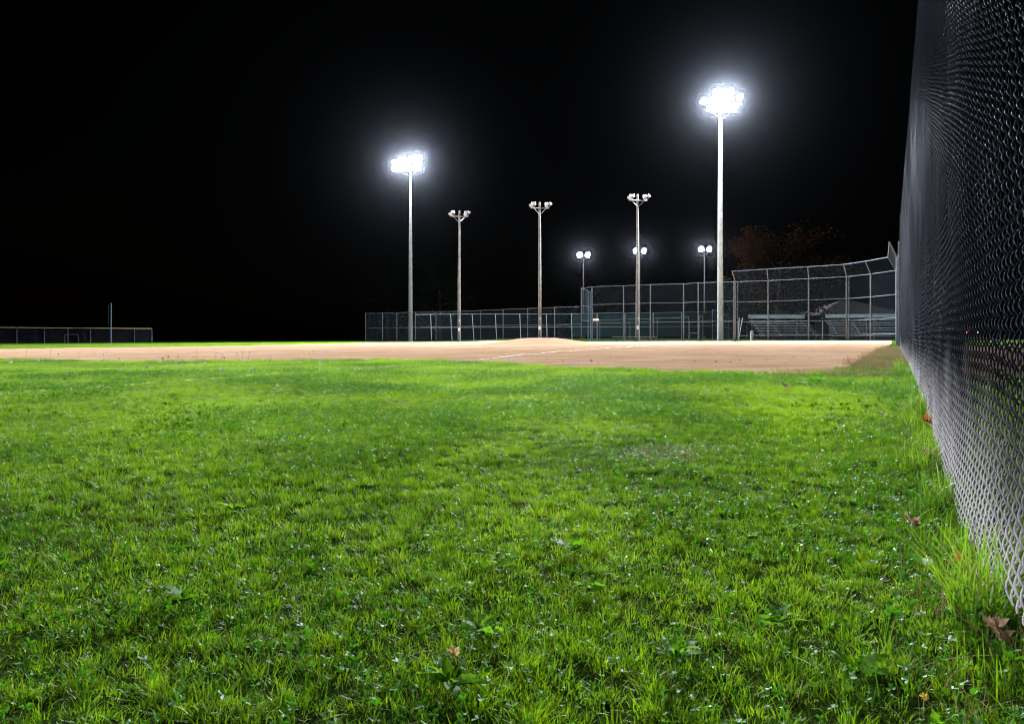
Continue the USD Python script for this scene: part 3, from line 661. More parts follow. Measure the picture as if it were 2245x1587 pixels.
def tower(name, label, base, h, r0, r1, rows_, arm_yaw, lens, lens_r, pm, group=None):
    """rows_: (height below the top, [(place along the arm, yaw, pitch, rise), ...]) of each crossarm."""
    t = thing(name, label, 'floodlight pole', base, 0, group)
    mb = MB(); ks = np.linspace(0, 1, 9)
    mb.path(np.array([[0, 0, -.1 + (h + .1) * q] for q in ks]), r0 + (r1 - r0) * ks, 16)
    mb.tube((0, 0, h - .02), (0, 0, h + .05), r1, r1 * .6, 16)
    obj('pole', mb, pm, t, smooth=40)
    ax = np.array([math.cos(arm_yaw), math.sin(arm_yaw), 0])
    front = np.array([ax[1], -ax[0], 0])
    for dz, lamps in rows_:
        z = h - dz; off = front * (r1 + .08); a0, a1 = min(l[0] for l in lamps) - .25, max(l[0] for l in lamps) + .25
        obj('crossarm', MB().box(off + ax * (a0 + a1) / 2 + [0, 0, z], (a1 - a0, .11, .13), arm_yaw), M['housing_dark'], t)
        br = MB()
        for e in (a0, a1): br.tube(off + ax * e * .66 + [0, 0, z - .05], front * r1 + [0, 0, z - .7], .025, sides=5)
        obj('brace', br, M['housing_dark'], t)
        for x, ya, pi_, ri in lamps:
            c = off + ax * x + front * (lens_r * 1.35) + [0, 0, z + .22 + ri]
            aim = np.array([math.sin(ya) * math.cos(pi_), -math.cos(ya) * math.cos(pi_), -math.sin(pi_)])
            floodlight(t, c, aim, lens_r, lens, off + ax * x + [0, 0, z + .05])
    return t
rA, rB = np.random.default_rng(1), np.random.default_rng(2)
pA, pB = on(900, 82), on(1579, 62)
rowA = lambda dz, xs_, ri: (dz, [(x, (-1.0 if x < -1 else -.35 + .35 * x) + rA.uniform(-.1, .1), rA.uniform(.28, .5), ri * x + rA.uniform(-.07, .07)) for x in xs_])
tower('floodlight_tower', 'tall concrete pole with a lit floodlight cluster, left of the unlit poles', pA, CAM_H + (HY - 352) / F * 82 - pA[2], .26, .13, [rowA(.25, (-1.85, -1.25, -.55, .2, .7, 1.25), .15), rowA(1.25, (-1.9, -1.3, -.6, .05, .6, 1.1), .06)], math.pi * -.03, M['lit'], .29, M['concrete_dark'])
rowB = lambda dz, xs_: (dz, [(x, -.25 + .55 * x + rB.uniform(-.1, .1), rB.uniform(.34, .55), .12 * x + rB.uniform(-.06, .06)) for x in xs_])
tower('floodlight_tower', 'thickest, tallest concrete pole with the brightest lit floodlights, right of centre', pB, CAM_H + (HY - 208) / F * 62 - pB[2], .285, .15, [rowB(.2, (-.55, .1, .72)), rowB(.85, (-1.75, -.75, -.1, .55, 1.6)), rowB(1.6, (-1.15, -.5, .15, .75, 1.2))], .10, M['lit'], .29, M['concrete'])
# the tower of the same field that stands out of frame, left of the camera: its light falls on the poles and fences from the near side
pC = np.array([-36.0, 1.0, 0.0])
tower('floodlight_tower', 'lit floodlight pole on the near left side of the field, out of the picture', pC, 21.0, .28, .14, [(dz, [(-1.7 + 3.4 * q / 6, 2.02 + .4 * (q - 3) / 3 + rA.uniform(-.1, .1), rA.uniform(.3, .5), 0) for q in range(7)]) for dz in (.25, 1.25)], 2.0, M['lit_side'], .2, M['concrete'])
def twin(name, label, base, h, r0, r1, lens, pm, group, yaw=.12, lens_r=.17, span=1.7, lit=False):
    t = thing(name, label, 'floodlight pole', base, 0, group)
    mb = MB(); ks = np.linspace(0, 1, 7); mb.path(np.array([[0, 0, -.1 + (h + .1) * q] for q in ks]), r0 + (r1 - r0) * ks, 12); mb.tube((0, 0, h), (0, 0, h + .04), r1, r1 * .7, 12)
    obj('pole', mb, pm, t, smooth=40)
    ax = np.array([math.cos(yaw), math.sin(yaw), .0])
    fr = np.array([ax[1], -ax[0], 0])
    z = h - (.55 if not lit else .15)
    obj('crossarm', MB().tube(-ax * span / 2 + [0, 0, z] + fr * (r1 + .03), ax * span / 2 + [0, 0, z] + fr * (r1 + .03), .045, sides=8), M['housing_dark'], t)
    br = MB()
    for s_ in (-1, 1): br.tube(ax * s_ * span * .36 + [0, 0, z] + fr * (r1 + .03), np.array([0, 0, z - .6]) + fr * r1, .025, sides=5)
    obj('brace', br, M['housing_dark'], t)
    for s_ in (-1, 1):
        for k in ((0, 1) if not lit else (0,)):
            c = ax * s_ * span * (.43 if not lit else .3) + ax * (k * .32 - .16) * (not lit) + fr * (.3 + .22 * k) + [0, 0, z + .2 + .12 * k]
            aim = (fr * (1 if k == 0 or lit else -.6) + [0, 0, -.75 if not lit else -.35] + ax * s_ * .35)
            floodlight(t, c, aim, lens_r, lens, ax * s_ * span * .4 + [0, 0, z] + fr * (r1 + .03))
        obj('ballast_box', MB().box(ax * s_ * span * .38 + fr * (r1 + .05) + [0, 0, z - .14 if lit else z + .42], (.34, .26, .2), yaw), M['housing'], t)
    if not lit: obj('number_plate', MB().box((-.03, -r0 * .99, 1.25), (.17, .03, .34)).box((.02, -r0 * .98, 2.1), (.1, .03, .12)), M['sign'], t, label='small pale plates fixed to the pole')
    return t
for px, Z, ty, lab, r0 in ((1007, 66.5, 463, 'short unlit twin-lamp pole nearest the left lit tower', .165), (1183.5, 63.5, 444, 'unlit twin-lamp pole rising behind the mound', .165), (1398, 62.5, 427, 'unlit twin-lamp pole beside the bench, in front of a lit court lamp', .205)):
    b = on(px, Z); twin('unlit_light_pole', lab, b, CAM_H + (HY - ty) / F * Z - b[2], r0, .095, M['glass_off'], M['concrete_brown'], 'unlit twin-lamp poles beside the court')
for px, Z, ly, lab in ((1279, 100, 560, 'far lit twin court lamp left of the bench'), (1402, 100, 551, 'far lit twin court lamp hidden partly by the unlit pole'), (1544.5, 100, 547.5, 'far lit twin court lamp just left of the thick tower')):
    b = on(px, Z); twin('court_light_pole', lab, b, CAM_H + (HY - ly) / F * Z - b[2], .12, .07, M['lit_court'], M['dark_pole'], 'lit twin lamps over the ball court', yaw=.05, lens_r=.36, span=1.9, lit=True)

# tail lamps of a car parked far beyond the near fence
cq = on(2131, 70)
car = thing('parked_car', 'dark parked car whose red tail lamps show through the near fence', 'car', cq, .1)
prof = np.array([(-2.1, .35), (-2.15, .75), (-1.95, .95), (-1.2, 1.02), (-.7, 1.42), (.7, 1.45), (1.4, 1.02), (2.1, .85), (2.2, .55), (2.1, .3)])
from shapely.geometry import Polygon
body = trimesh.creation.extrude_polygon(Polygon(prof), 1.7, engine='earcut')
bv = np.column_stack([body.vertices[:, 2] - .85, body.vertices[:, 0] + 2.1, body.vertices[:, 1]])
M['car'] = noisy('dark_car_paint', (.015, .016, .02), (.02, .022, .026), 2, .35)
M['rubber'] = noisy('tyre_rubber', (.015, .015, .015), (.03, .03, .03), 9, .9)
obj('body', (bv, body.faces), M['car'], car)
for sx in (-.62, .62):
    obj('tail_lamp', MB().box((sx, -.06, .78), (.26, .06, .16)), M['tail'], car)
    for sy in (.75, 3.4): obj('wheel', MB().tube((sx * 1.37 - .1, sy, .32), (sx * 1.37 + .1, sy, .32), .32, sides=16), M['rubber'], car)

# ------------------------------------------------------------------ grass
chalk_line = ((CH0[0], CH0[1]), (CH1[0], CH1[1]))
M['grass'] = leafy('grass_blade', [(0, (.028, .080, .006)), (.3, (.112, .215, .009)), (.58, (.195, .325, .012)), (.82, (.275, .345, .028)), (1, (.40, .32, .12))], (1.7, 1.6, .7), rough=.42, tw=.47, spec=.2, scale=.6, chalk=chalk_line, clump=.9, mow=math.atan2(CH1[1] - CH0[1], CH1[0] - CH0[0]))
M['clover'] = leafy('clover_leaf', [(0, (.03, .11, .008)), (.5, (.055, .17, .011)), (1, (.10, .23, .018))], (1.3, 1.4, .6), rough=.5, tw=.4, scale=.9, spec=.12, clump=.4)
M['weed'] = leafy('weed_leaf', [(0, (.05, .14, .010)), (.5, (.10, .22, .014)), (1, (.16, .28, .022))], (1.6, 1.5, .6), rough=.5, tw=.5, scale=.9, spec=.02)
M['tall_grass'] = leafy('tall_grass_blade', [(0, (.06, .16, .01)), (.4, (.14, .25, .02)), (.7, (.30, .31, .04)), (1, (.48, .34, .10))], (1.3, 1.3, .6), rough=.45, tw=.45)
M['dry_grass'] = leafy('dry_olive_grass', [(0, (.09, .10, .03)), (.5, (.17, .17, .06)), (1, (.30, .26, .13))], (1, 1, .7), rough=.7, tw=.3, spec=.1)
M['dry'] = leafy('dry_thatch', [(0, (.16, .12, .06)), (.5, (.26, .20, .10)), (1, (.36, .28, .16))], (1, .9, .6), rough=.7, tw=.25)

def blades(n, size, h, wd, seed, lean=.5, sub=3, clump=0, taper=.75):
    r_ = np.random.default_rng(seed)
    if clump:
        cc = r_.uniform(-size / 2, size / 2, (clump, 2)); ci = r_.integers(0, clump, n); ctr = cc[ci]; spread = .62 * size / math.sqrt(clump); base = ctr + r_.normal(0, spread * .55, (n, 2)); ch = r_.uniform(.65, 1.3, clump)[ci]
    else: base = r_.uniform(-size / 2, size / 2, (n, 2))
    H_ = h[0] + (h[1] - h[0]) * r_.beta(2.2, 2.0, n); W_ = r_.uniform(*wd, n)
    g = r_.uniform(0, 2 * np.pi, n); L_ = H_ * np.abs(r_.normal(0, lean, n))
    if clump:
        dx = base - ctr; g = np.arctan2(dx[:, 1], dx[:, 0]) + r_.normal(0, .6, n); dd_ = np.hypot(*dx.T) / spread
        L_ = H_ * np.clip(.25 + .45 * dd_ + r_.normal(0, .2, n), 0, 1.6); H_ = H_ * ch * np.clip(1.12 - .22 * dd_, .55, 1.2)
    dirv = np.stack([np.cos(g), np.sin(g)], 1)
    fg = r_.uniform(0, 2 * np.pi, n); wv = np.stack([np.cos(fg), np.sin(fg), 0 * g], 1)
    ks = np.linspace(0, 1, sub + 1); pts = []
    for k in ks:
        c = np.column_stack([base + dirv * (L_ * k ** 1.8)[:, None], H_ * (k - .25 * k ** 2 * np.clip(L_ / H_, 0, 1)) - .004])
        if k < 1:
            half = (W_ * (1 - taper * k ** 1.6) / 2)[:, None] * wv; pts += [c - half, c + half]
        else: pts.append(c)
    m = len(pts); V = np.stack(pts, 1).reshape(-1, 3); b = np.arange(n) * m; f = []
    for k in range(sub - 1):
        f += [np.stack([b + 2 * k, b + 2 * k + 1, b + 2 * k + 3], 1), np.stack([b + 2 * k, b + 2 * k + 3, b + 2 * k + 2], 1)]
    k = 2 * (sub - 1); f.append(np.stack([b + k, b + k + 1, b + k + 2], 1))
    return V, np.vstack(f)
def leaf_shape(L_, W_, nseg, curl, fold, lobes=0, seed=0, tooth=0.0):
    """A broad leaf lying along +x from the origin: midrib raised and curling, edges folded up."""
    r_ = np.random.default_rng(seed); s_ = np.linspace(0, 1, nseg + 1)
    half = W_ / 2 * np.sin(np.pi * s_ ** .8) ** .8 * (1 + tooth * np.where(np.arange(nseg + 1) % 2, 1, -1)); half[0] = W_ * .06; half[-1] = W_ * .02
    x = L_ * s_; z = curl * L_ * np.sin(s_ * 2.4) * .5
    mid = np.column_stack([x, 0 * x, z]); wob = r_.normal(0, .04 * W_, nseg + 1)
    lf = np.column_stack([x, half, z + fold * half + wob]); rt = np.column_stack([x, -half, z + fold * half - wob])
    V = np.stack([lf, mid, rt], 1).reshape(-1, 3); f = []
    for k in range(nseg):
        for c in (0, 1): f.append([3 * k + c, 3 * k + c + 1, 3 * k + 4 + c, 3 * k + 3 + c])
    return V, np.array(f)
def rot(V, yaw, pitch=0, roll=0):
    R = trimesh.transformations.euler_matrix(roll, pitch, yaw, 'sxyz')[:3, :3]; return np.asarray(V) @ R.T
def clover_patch(n, size, seed, hr=(.025, .055), lr=(.008, .014)):
    r_ = np.random.default_rng(seed); mb = MB()
    for _ in range(n):
        c = np.array([*r_.uniform(-size / 2, size / 2, 2), r_.uniform(*hr)]); l_ = r_.uniform(*lr); y0 = r_.uniform(0, 6.28); tilt = r_.normal(0, .35, 2)
        for k in range(3):
            g = np.array([[0, 0, 0], [.45, .38, .14], [1.0, .42, .2], [1.16, 0, .06], [1.0, -.42, .2], [.45, -.38, .14], [.6, 0, .0]]) * l_
            V = rot(g, y0 + k * 2.094, -.15 + r_.normal(0, .15)); V = rot(V, 0, tilt[0], tilt[1]) + c
            mb.add(V, [[0, 6, 1], [1, 6, 2], [2, 6, 3], [3, 6, 4], [4, 6, 5], [5, 6, 0]])
        b = c * [1, 1, 0] + [*r_.normal(0, .012, 2), 0]
        mb.add(np.array([b + [-.0007, 0, 0], b + [.0007, 0, 0], c + [.0006, 0, 0], c + [-.0006, 0, 0]]), [[0, 1, 2, 3]])
    return mb.arrays()
def rosette(seed, n=8, L_=(.05, .10), W_=.03, tooth=.25, up_=.5):
    r_ = np.random.default_rng(seed); mb = MB()
    for k in range(n):
        l_ = r_.uniform(*L_); V, f = leaf_shape(l_, W_ * r_.uniform(.7, 1.2), 7, r_.uniform(.2, .6), r_.uniform(.1, .5), seed=seed * 31 + k, tooth=tooth)
        mb.add(rot(V, k * 2.4 + r_.normal(0, .3), -r_.uniform(.2, up_ + .4)) + [0, 0, .006], f)
    return mb.arrays()
def instancer(name, label, protos, mats, pos, idx, yaw, scl, tilt=None, kind='stuff', cat='grass'):
    pi = UsdGeom.PointInstancer.Define(stage, numbered('/World', name)); base = str(pi.GetPath())
    for k, (g_, m_) in enumerate(zip(protos, mats)):
        p = usdkit.mesh(stage, f'{base}/patch' + (f'_{k:03d}' if k else ''), g_, m_); p.CreateDoubleSidedAttr(True)
        pi.CreatePrototypesRel().AddTarget(p.GetPath())
    pi.CreatePositionsAttr(Vt.Vec3fArray.FromNumpy(np.asarray(pos, np.float32)))
    pi.CreateProtoIndicesAttr(Vt.IntArray.FromNumpy(np.asarray(idx, np.int32)))
    h_ = np.asarray(yaw) / 2
    pi.CreateOrientationsAttr(Vt.QuathArray([Gf.Quath(float(math.cos(a)), 0, 0, float(math.sin(a))) for a in h_]))
    s_ = np.asarray(scl, np.float32); s_ = np.repeat(s_[:, None], 3, 1) if s_.ndim == 1 else s_
    pi.CreateScalesAttr(Vt.Vec3fArray.FromNumpy(s_))
    return meta(pi.GetPrim(), label, cat, None, kind)
def scatter(step, y0, y1, keep, margin=.12, seed=0, jit_=.5):
    r_ = np.random.default_rng(seed)
    xs_, ys_ = np.arange(-.82 * y1 - 1, .82 * y1 + 2, step), np.arange(y0, y1, step)
    x, y = np.meshgrid(xs_, ys_, indexing='ij'); x, y = x.ravel() + r_.uniform(-jit_, jit_, x.size) * step, y.ravel() + r_.uniform(-jit_, jit_, x.size) * step
    a = x / np.maximum(y, .3)
    ok = (np.abs(x) < .75 * y + .25) & keep(x, y, a)
    return x[ok], y[ok], r_
def fence_side(x, y): return (x * FN[0] + y * FN[1]) - FP        # positive: beyond the near fence
def on_lawn(x, y, a, m=.0):
    s_ = fence_side(x, y)
    wob = 1 + .03 * (meshkit.noise(np.stack([a * 60, 0 * a, 0 * a], -1), 41) - .5)
    left = (s_ < .02) & (y < near_edge(a) * wob + m) & ((y < 9.4 + wob * 4 - 4) | (a < .48))
    beyond = (s_ >= .02) & (s_ < 4) & (y < 7.2)
    return left | beyond
SZ = .34
gp = [blades(1500, SZ * 1.05, (.014, .040), (.0016, .0032), 100 + k, .85, clump=75) for k in range(6)] + [blades(1400, SZ * 1.05, (.016, .048), (.0018, .0036), 120 + k, .8, clump=30) for k in range(3)]
x, y, r_ = scatter(SZ * .74, .75, 17, on_lawn, seed=51, jit_=.12)
hn = meshkit.fbm(np.stack([x * .7, y * .7, 0 * x], -1), 3, 52)
bare = np.exp(-(((x - at(1465, 992)[0]) / .28) ** 2 + ((y - at(1465, 992)[1]) / .16) ** 2))
sc_ = np.stack([np.ones_like(x), np.ones_like(x), (.70 + .38 * hn) * (1 - .6 * bare)], 1)
ix_ = np.where(r_.random(len(x)) < .72, r_.integers(0, 6, len(x)), r_.integers(6, 9, len(x)))
instancer('lawn_grass', 'short mown green grass of the lawn in the foreground', gp, [M['grass']] * 9, np.column_stack([x, y, T(x, y)]), ix_, r_.uniform(0, 6.28, len(x)), sc_)
# longer fringe along the dirt edge and thin scruffy grass beside the fence beyond it
def fringe(x, y, a): return (fence_side(x, y) < -.02) & (np.abs(y - near_edge(a)) < .28) & (a < .5)
x, y, r_ = scatter(.22, 6, 17, fringe, seed=53)
fg_ = [blades(240, .3, (.03, .085), (.0022, .0042), 140 + k, .5) for k in range(3)]
instancer('edge_grass', 'ragged longer grass fringe where the lawn meets the dirt', fg_, [M['grass']] * 3, np.column_stack([x, y, T(x, y)]), r_.integers(0, 3, len(x)), r_.uniform(0, 6.28, len(x)), r_.uniform(.7, 1.15, len(x)))
def strip(x, y, a):
    s_ = fence_side(x, y); d = -s_
    return (s_ < .03) & (y > 8) & (y < 23) & (y < near_edge(a) * 1.02 + .4) & (d < 1.6)
x, y, r_ = scatter(.26, 8, 23, strip, seed=54)
sg_ = [blades(150, .36, (.04, .11), (.0025, .005), 150 + k, .7) for k in range(3)]
instancer('scruffy_grass', 'dry scruffy grass strip between the dirt and the foot of the near fence', sg_, [M['dry'], M['dry_grass'], M['dry']], np.column_stack([x, y, T(x, y)]), r_.integers(0, 3, len(x)), r_.uniform(0, 6.28, len(x)), r_.uniform(.6, 1.2, len(x)))
def foot(x, y, a):
    s_ = fence_side(x, y); return (s_ > -.16) & (s_ < .12) & (y < 10)
x, y, r_ = scatter(.115, 1.0, 10, foot, seed=61)
ftg = [blades(46, .13, (.035, .12), (.0022, .0042), 180 + k, .6, sub=4) for k in range(3)] + [clover_patch(9, .14, 230, (.03, .07), (.009, .015)), blades(22, .14, (.03, .11), (.0016, .003), 190, .9, sub=4)]
instancer('fence_foot_grass', 'uncut weedy grass along the foot of the near fence', ftg, [M['grass'], M['tall_grass'], M['grass'], M['clover'], M['dry']], np.column_stack([x, y, T(x, y)]), r_.integers(0, 5, len(x)), r_.uniform(0, 6.28, len(x)), r_.uniform(.7, 1.25, len(x)))
# far outfield strip beyond the dirt
def far_lawn(x, y, a): return (y > np.where(a < -.21, far_edge(a), 200) + .3) & (a < -.18)
x, y, r_ = scatter(.95, 28, 84, far_lawn, seed=55, jit_=.1)
fl_ = [blades(650, 1.1, (.03, .07), (.008, .016), 160 + k, .6, sub=2) for k in range(3)]
instancer('outfield_grass', 'bright mown outfield grass beyond the dirt on the left', fl_, [M['grass']] * 3, np.column_stack([x, y, T(x, y)]), r_.integers(0, 3, len(x)), r_.uniform(0, 6.28, len(x)), r_.uniform(.8, 1.2, len(x)))
# thatch: dry clippings low among the blades
dp = [blades(90, .4, (.008, .03), (.0015, .003), 170 + k, 2.2) for k in range(3)]
x, y, r_ = scatter(.5, .8, 13, on_lawn, seed=56)
kk = r_.random(len(x)) < .55; x, y = x[kk], y[kk]
bx_, by_ = at(1465, 992)[:2]; ex, ey = bx_ + r_.normal(0, .2, 16), by_ + r_.normal(0, .1, 16)
x, y = np.append(x, ex), np.append(y, ey)
instancer('dry_clippings', 'straw coloured dry clippings scattered in the lawn', dp, [M['dry']] * 3, np.column_stack([x, y, T(x, y) + .008]), r_.integers(0, 3, len(x)), r_.uniform(0, 6.28, len(x)), r_.uniform(.8, 1.3, len(x)))
# clover
def clover_keep(x, y, a):
    n_ = meshkit.fbm(np.stack([x * 1.1, y * 1.1, 0 * x + 4], -1), 3, 57)
    fr = np.clip(1.15 - y / 3.2, 0, 1) * .23 + np.clip(1 - np.abs(fence_side(x, y)) / 2.2, 0, 1) * .14 + np.clip(1 - y / 9, 0, 1) * .02
    return on_lawn(x, y, a) & (n_ + fr > .525)
x, y, r_ = scatter(.17, .75, 10, clover_keep, seed=58)
cp = [clover_patch(18, .26, 200 + k, lr=(.006, .0115)) for k in range(6)]
instancer('clover', 'patches of round-leaved clover growing through the grass', cp, [M['clover']] * 6, np.column_stack([x, y, T(x, y)]), r_.integers(0, 6, len(x)), r_.uniform(0, 6.28, len(x)), r_.uniform(.8, 1.25, len(x)))
# small broad-leaved weeds
def weed_keep(x, y, a):
    n_ = meshkit.noise(np.stack([x * 1.7, y * 1.7, 0 * x + 8], -1), 59)
    return on_lawn(x, y, a) & (n_ + .3 * np.clip(1 - y / 3.5, 0, 1) + .35 * np.clip(1 - np.abs(fence_side(x, y)) / 1.6, 0, 1) > .80)
x, y, r_ = scatter(.2, .75, 8, weed_keep, seed=60)
wp_ = [rosette(300 + k, 6, (.025, .05), .018, .12 if k % 2 else .3, .7) for k in range(6)]
instancer('lawn_weeds', 'small broad-leaved weeds low in the foreground grass', wp_, [M['weed']] * 6, np.column_stack([x, y, T(x, y) + .012]), r_.integers(0, 6, len(x)), r_.uniform(0, 6.28, len(x)), r_.uniform(.7, 1.3, len(x)))

# ---- single plants and leaves one can point to
def one(name, mesh, m, label, cat, p, group=None, smooth=False):
    t = thing(name, label, cat, p, 0, group); return t
weeds = [(1255, 1222, 'large dandelion weed with upright jagged leaves in the middle of the foreground', 1.25), (1100, 1262, 'low broad-leaved weed with a white glint, left of the large dandelion weed', .8), (1050, 1405, 'dandelion leaves above the small yellow fallen leaf', .9),
         (990, 1525, 'broad weed leaves at the bottom edge under the yellow fallen leaf', 1.2), (1290, 1312, 'bright green two-leaved weed below the large dandelion weed', .8), (1500, 1190, 'small round-leaved weed right of the large dandelion weed', .7),
         (1640, 1195, 'pair of pale round leaves left of the curled brown leaf', .7), (1710, 1385, 'weed with long pointed leaves at lower right', 1.1), (1880, 1500, 'broad weed near the bottom right corner, left of the white leaf', 1.2),
         (510, 1130, 'dark weed clump in the left foreground', 1.0), (400, 1335, 'clump of broad weed leaves in the lower left lawn', 1.2), (1480, 1470, 'weed with wide leaves at the bottom, right of centre', 1.2), (2060, 1245, 'lobed green weed at the foot of the fence, beside the white clover flower', .9)]
for k, (px, py, lab, s_) in enumerate(weeds):
    p = at(px, py); t = thing('dandelion_weed', lab, 'weed', p + [0, 0, .024], 0, 'broad-leaved weeds standing out of the lawn')
    r_ = np.random.default_rng(900 + k); nl = int(r_.integers(9, 14))
    for q in range(nl):
        l_ = r_.uniform(.04, .068) * s_
        V, f = leaf_shape(l_, l_ * r_.uniform(.26, .42), 10, r_.uniform(.1, .6), r_.uniform(-.1, .35), seed=k * 17 + q, tooth=.30 if k % 2 == 0 else .1)
        obj('leaf', (rot(V, q * 2.4 + r_.normal(0, .3), -r_.uniform(.0, .5), r_.normal(0, .45)), f), M['weed'], t, smooth=60)
def maple(seed, size, curl):
    """A dead maple leaf: five pointed lobes, veins creased, edges curled up."""
    r_ = np.random.default_rng(seed)
    tips_a = np.radians([90, 35, 145, -15, 195]); tip_r = [1.0, .92, .92, .62, .62]
    order = np.argsort(tips_a); A_, R_ = [], []
    ts = sorted(zip(tips_a, tip_r))
    for k, (a_, r0) in enumerate(ts):
        for da, rr in ((-.32, .66), (-.18, .80), (-.09, .82), (0, 1.0), (.09, .82), (.18, .80), (.32, .66)):
            A_.append(a_ + da); R_.append(r0 * rr)
        if k < len(ts) - 1: A_.append((a_ + ts[k + 1][0]) / 2); R_.append(.58)
    A_ += [math.radians(240), math.radians(270), math.radians(300)]; R_ += [.42, .12, .42]
    A_, R_ = np.array(A_), np.array(R_) * r_.uniform(.9, 1.1, len(A_))
    out = np.stack([np.cos(A_) * R_, np.sin(A_) * R_], 1) * size; n_ = len(out)
    rings = [0.0, .33, .66, 1.0]; V = [[0, 0, 0]]
    for q in rings[1:]: V += [[*(o_ * q), 0] for o_ in out]
    V = np.array(V); rr = np.hypot(V[:, 0], V[:, 1]) / size
    ang = np.arctan2(V[:, 1], V[:, 0])
    V[:, 2] = size * (curl * rr ** 2 * (1 + .5 * np.sin(ang * 2 + seed)) + .12 * rr * np.cos(ang * 6.5) + .08 * r_.normal(0, 1, len(V)) * rr)
    V[:, 0] *= 1 - .35 * curl * rr
    f = [[0, 1 + k, 1 + (k + 1) % n_] for k in range(n_)]
    for q in range(2):
        for k in range(n_):
            a_, b_ = 1 + q * n_ + k, 1 + q * n_ + (k + 1) % n_; f += [[a_, a_ + n_, b_ + n_], [a_, b_ + n_, b_]]
    return V, np.array(f)
def dead_mat(name, c1, c2): return mat(name, {'g': ('texture_coordinate', {}), 'n': ('noise_texture', {'scale': 30, 'detail': 5, 'roughness': .65}), 'w': ('wave_texture', {'scale': 26, 'distortion': 3, 'detail': 3}), 'a': ('mix_float', {'fac': .3}),
    'r': ('rgb_ramp', {'ramp': [(.3, c1), (.7, c2)]}), 'b': ('bump', {'strength': .6, 'distance': .003}), 'p': ('principled_bsdf', {'roughness': .6, 'specular_ior_level': .35}), 't': ('translucent_bsdf', {}), 'm': ('mix_closure', {'fac': .22})},
    [('g.object', 'n.vector'), ('g.object', 'w.vector'), ('n.fac', 'a.a'), ('w.fac', 'a.b'), ('a.result', 'r.fac'), ('r.color', 'p.base_color'), ('r.color', 't.color'), ('a.result', 'b.height'), ('b.normal', 'p.normal'), ('p.BSDF', 'm.closure1'), ('t.BSDF', 'm.closure2')], 'm.closure')
M['dead_brown'] = dead_mat('dead_brown_leaf', (.26, .15, .085), (.50, .33, .20)); M['dead_yellow'] = dead_mat('dead_yellow_leaf', (.55, .36, .10), (.85, .70, .28))
M['dead_orange'] = dead_mat('dead_orange_leaf', (.25, .09, .02), (.42, .18, .05)); M['dead_tan'] = dead_mat('dead_tan_leaf', (.30, .22, .13), (.46, .36, .24))
dead = [(996, 1488, .024, .5, 'dead_yellow', 'small yellow fallen leaf in the grass at the bottom, left of centre', .3, .5), (2140, 1340, .07, .6, 'dead_brown', 'large flat brown dead leaf at the foot of the near fence', -.5, .75), (2188, 1450, .062, 1.1, 'dead_brown', 'curled brown dead leaf lowest in the right corner, among tall grass', 1.8, .8),
        (2108, 1278, .038, .7, 'dead_orange', 'rust orange curled leaf touching the large brown leaf', .6, .8), (1998, 1180, .05, .9, 'dead_brown', 'crumpled pinkish brown leaf on the lawn left of the near fence', 2.6, .4), (2036, 945, .06, .7, 'dead_orange', 'brown and orange leaf caught under the fence mesh, farthest of the fence leaves', 1.0, .6),
        (2040, 1022, .055, .8, 'dead_brown', 'dark brown leaf at the foot of the fence beside a tall tuft', 2.0, .6), (1724, 864, .085, .6, 'dead_tan', 'tan dead leaf lying on the lawn near the dirt edge', .2, .2), (1594, 870, .05, .8, 'dead_brown', 'small brown leaf on the lawn, left of the tan leaf', 1.2, .5), (1934, 927, .05, .8, 'dead_tan', 'pale crumpled leaf on the grass near the fence post', 2.2, .5),
        (1865, 806, .09, .9, 'dead_brown', 'dark crumpled leaf at the corner of the dirt', .5, .6)]
for k, (px, py, s_, cu, mm, lab, yw, tl) in enumerate(dead):
    p = at(px, py); t = thing('dead_leaf', lab, 'leaf', p + [0, 0, .045 + .3 * s_], 0, 'dead leaves on the grass')
    V, f = maple(40 + k, s_, cu); obj('blade', (rot(rot(V, yw), 0, 0, tl), f), M[mm], t, smooth=50)
    st = np.array([[0, 0, 0], [.1 * s_, -.35 * s_, -.02], [.2 * s_, -.7 * s_, -.025]]); obj('stalk', MB().path(rot(rot(st, yw), 0, 0, tl), .0012, 5), M[mm], t)

# tall tufts along the fence
tufts = [(2206, 1400, 110, .31, 'big tuft of long yellow-green grass at the right edge, among brown leaves'), (2238, 1360, 60, .24, 'tuft of grass pushing through the fence mesh at the right edge'), (2088, 1120, 70, .24, 'tall grass tuft leaning on the fence, above the white clover flower'), (2160, 1240, 40, .2, 'grass tuft rising before the fence behind the rust orange leaf'),
         (2055, 1020, 60, .24, 'tuft of long grass at the fence below the first post'), (2022, 905, 70, .26, 'pale grass tuft around the foot of the first fence post'), (2034, 935, 16, .16, 'low grass tuft at the fence just nearer than the first post'), (1998, 838, 18, .2, 'far grass tuft at the fence beyond the first post'), (1985, 800, 18, .22, 'farthest grass tuft at the fence beside the scruffy strip')]
for k, (px, py, n_, hh, lab) in enumerate(tufts):
    p = at(px, py); d_ = fence_side(p[0], p[1])
    if d_ > -.03: p[:2] -= FN * (d_ + .05)
    p[2] = T(p[0], p[1])
    t = thing('grass_tuft', lab, 'grass', p, 0, 'long grass tufts along the foot of the near fence')
    V, f = blades(n_, .12 if k < 4 else .2, (hh * .4, hh), (.0032, .0072), 600 + k, .5, sub=6, taper=.8)
    obj('blades', (V, f), M['tall_grass'], t, smooth=True)
    V, f = blades(max(5, n_ // 4), .12, (hh * .4, hh * .8), (.002, .0035), 640 + k, .9, sub=5)
    obj('dry_blades', (V, f), M['dry'], t, smooth=True)

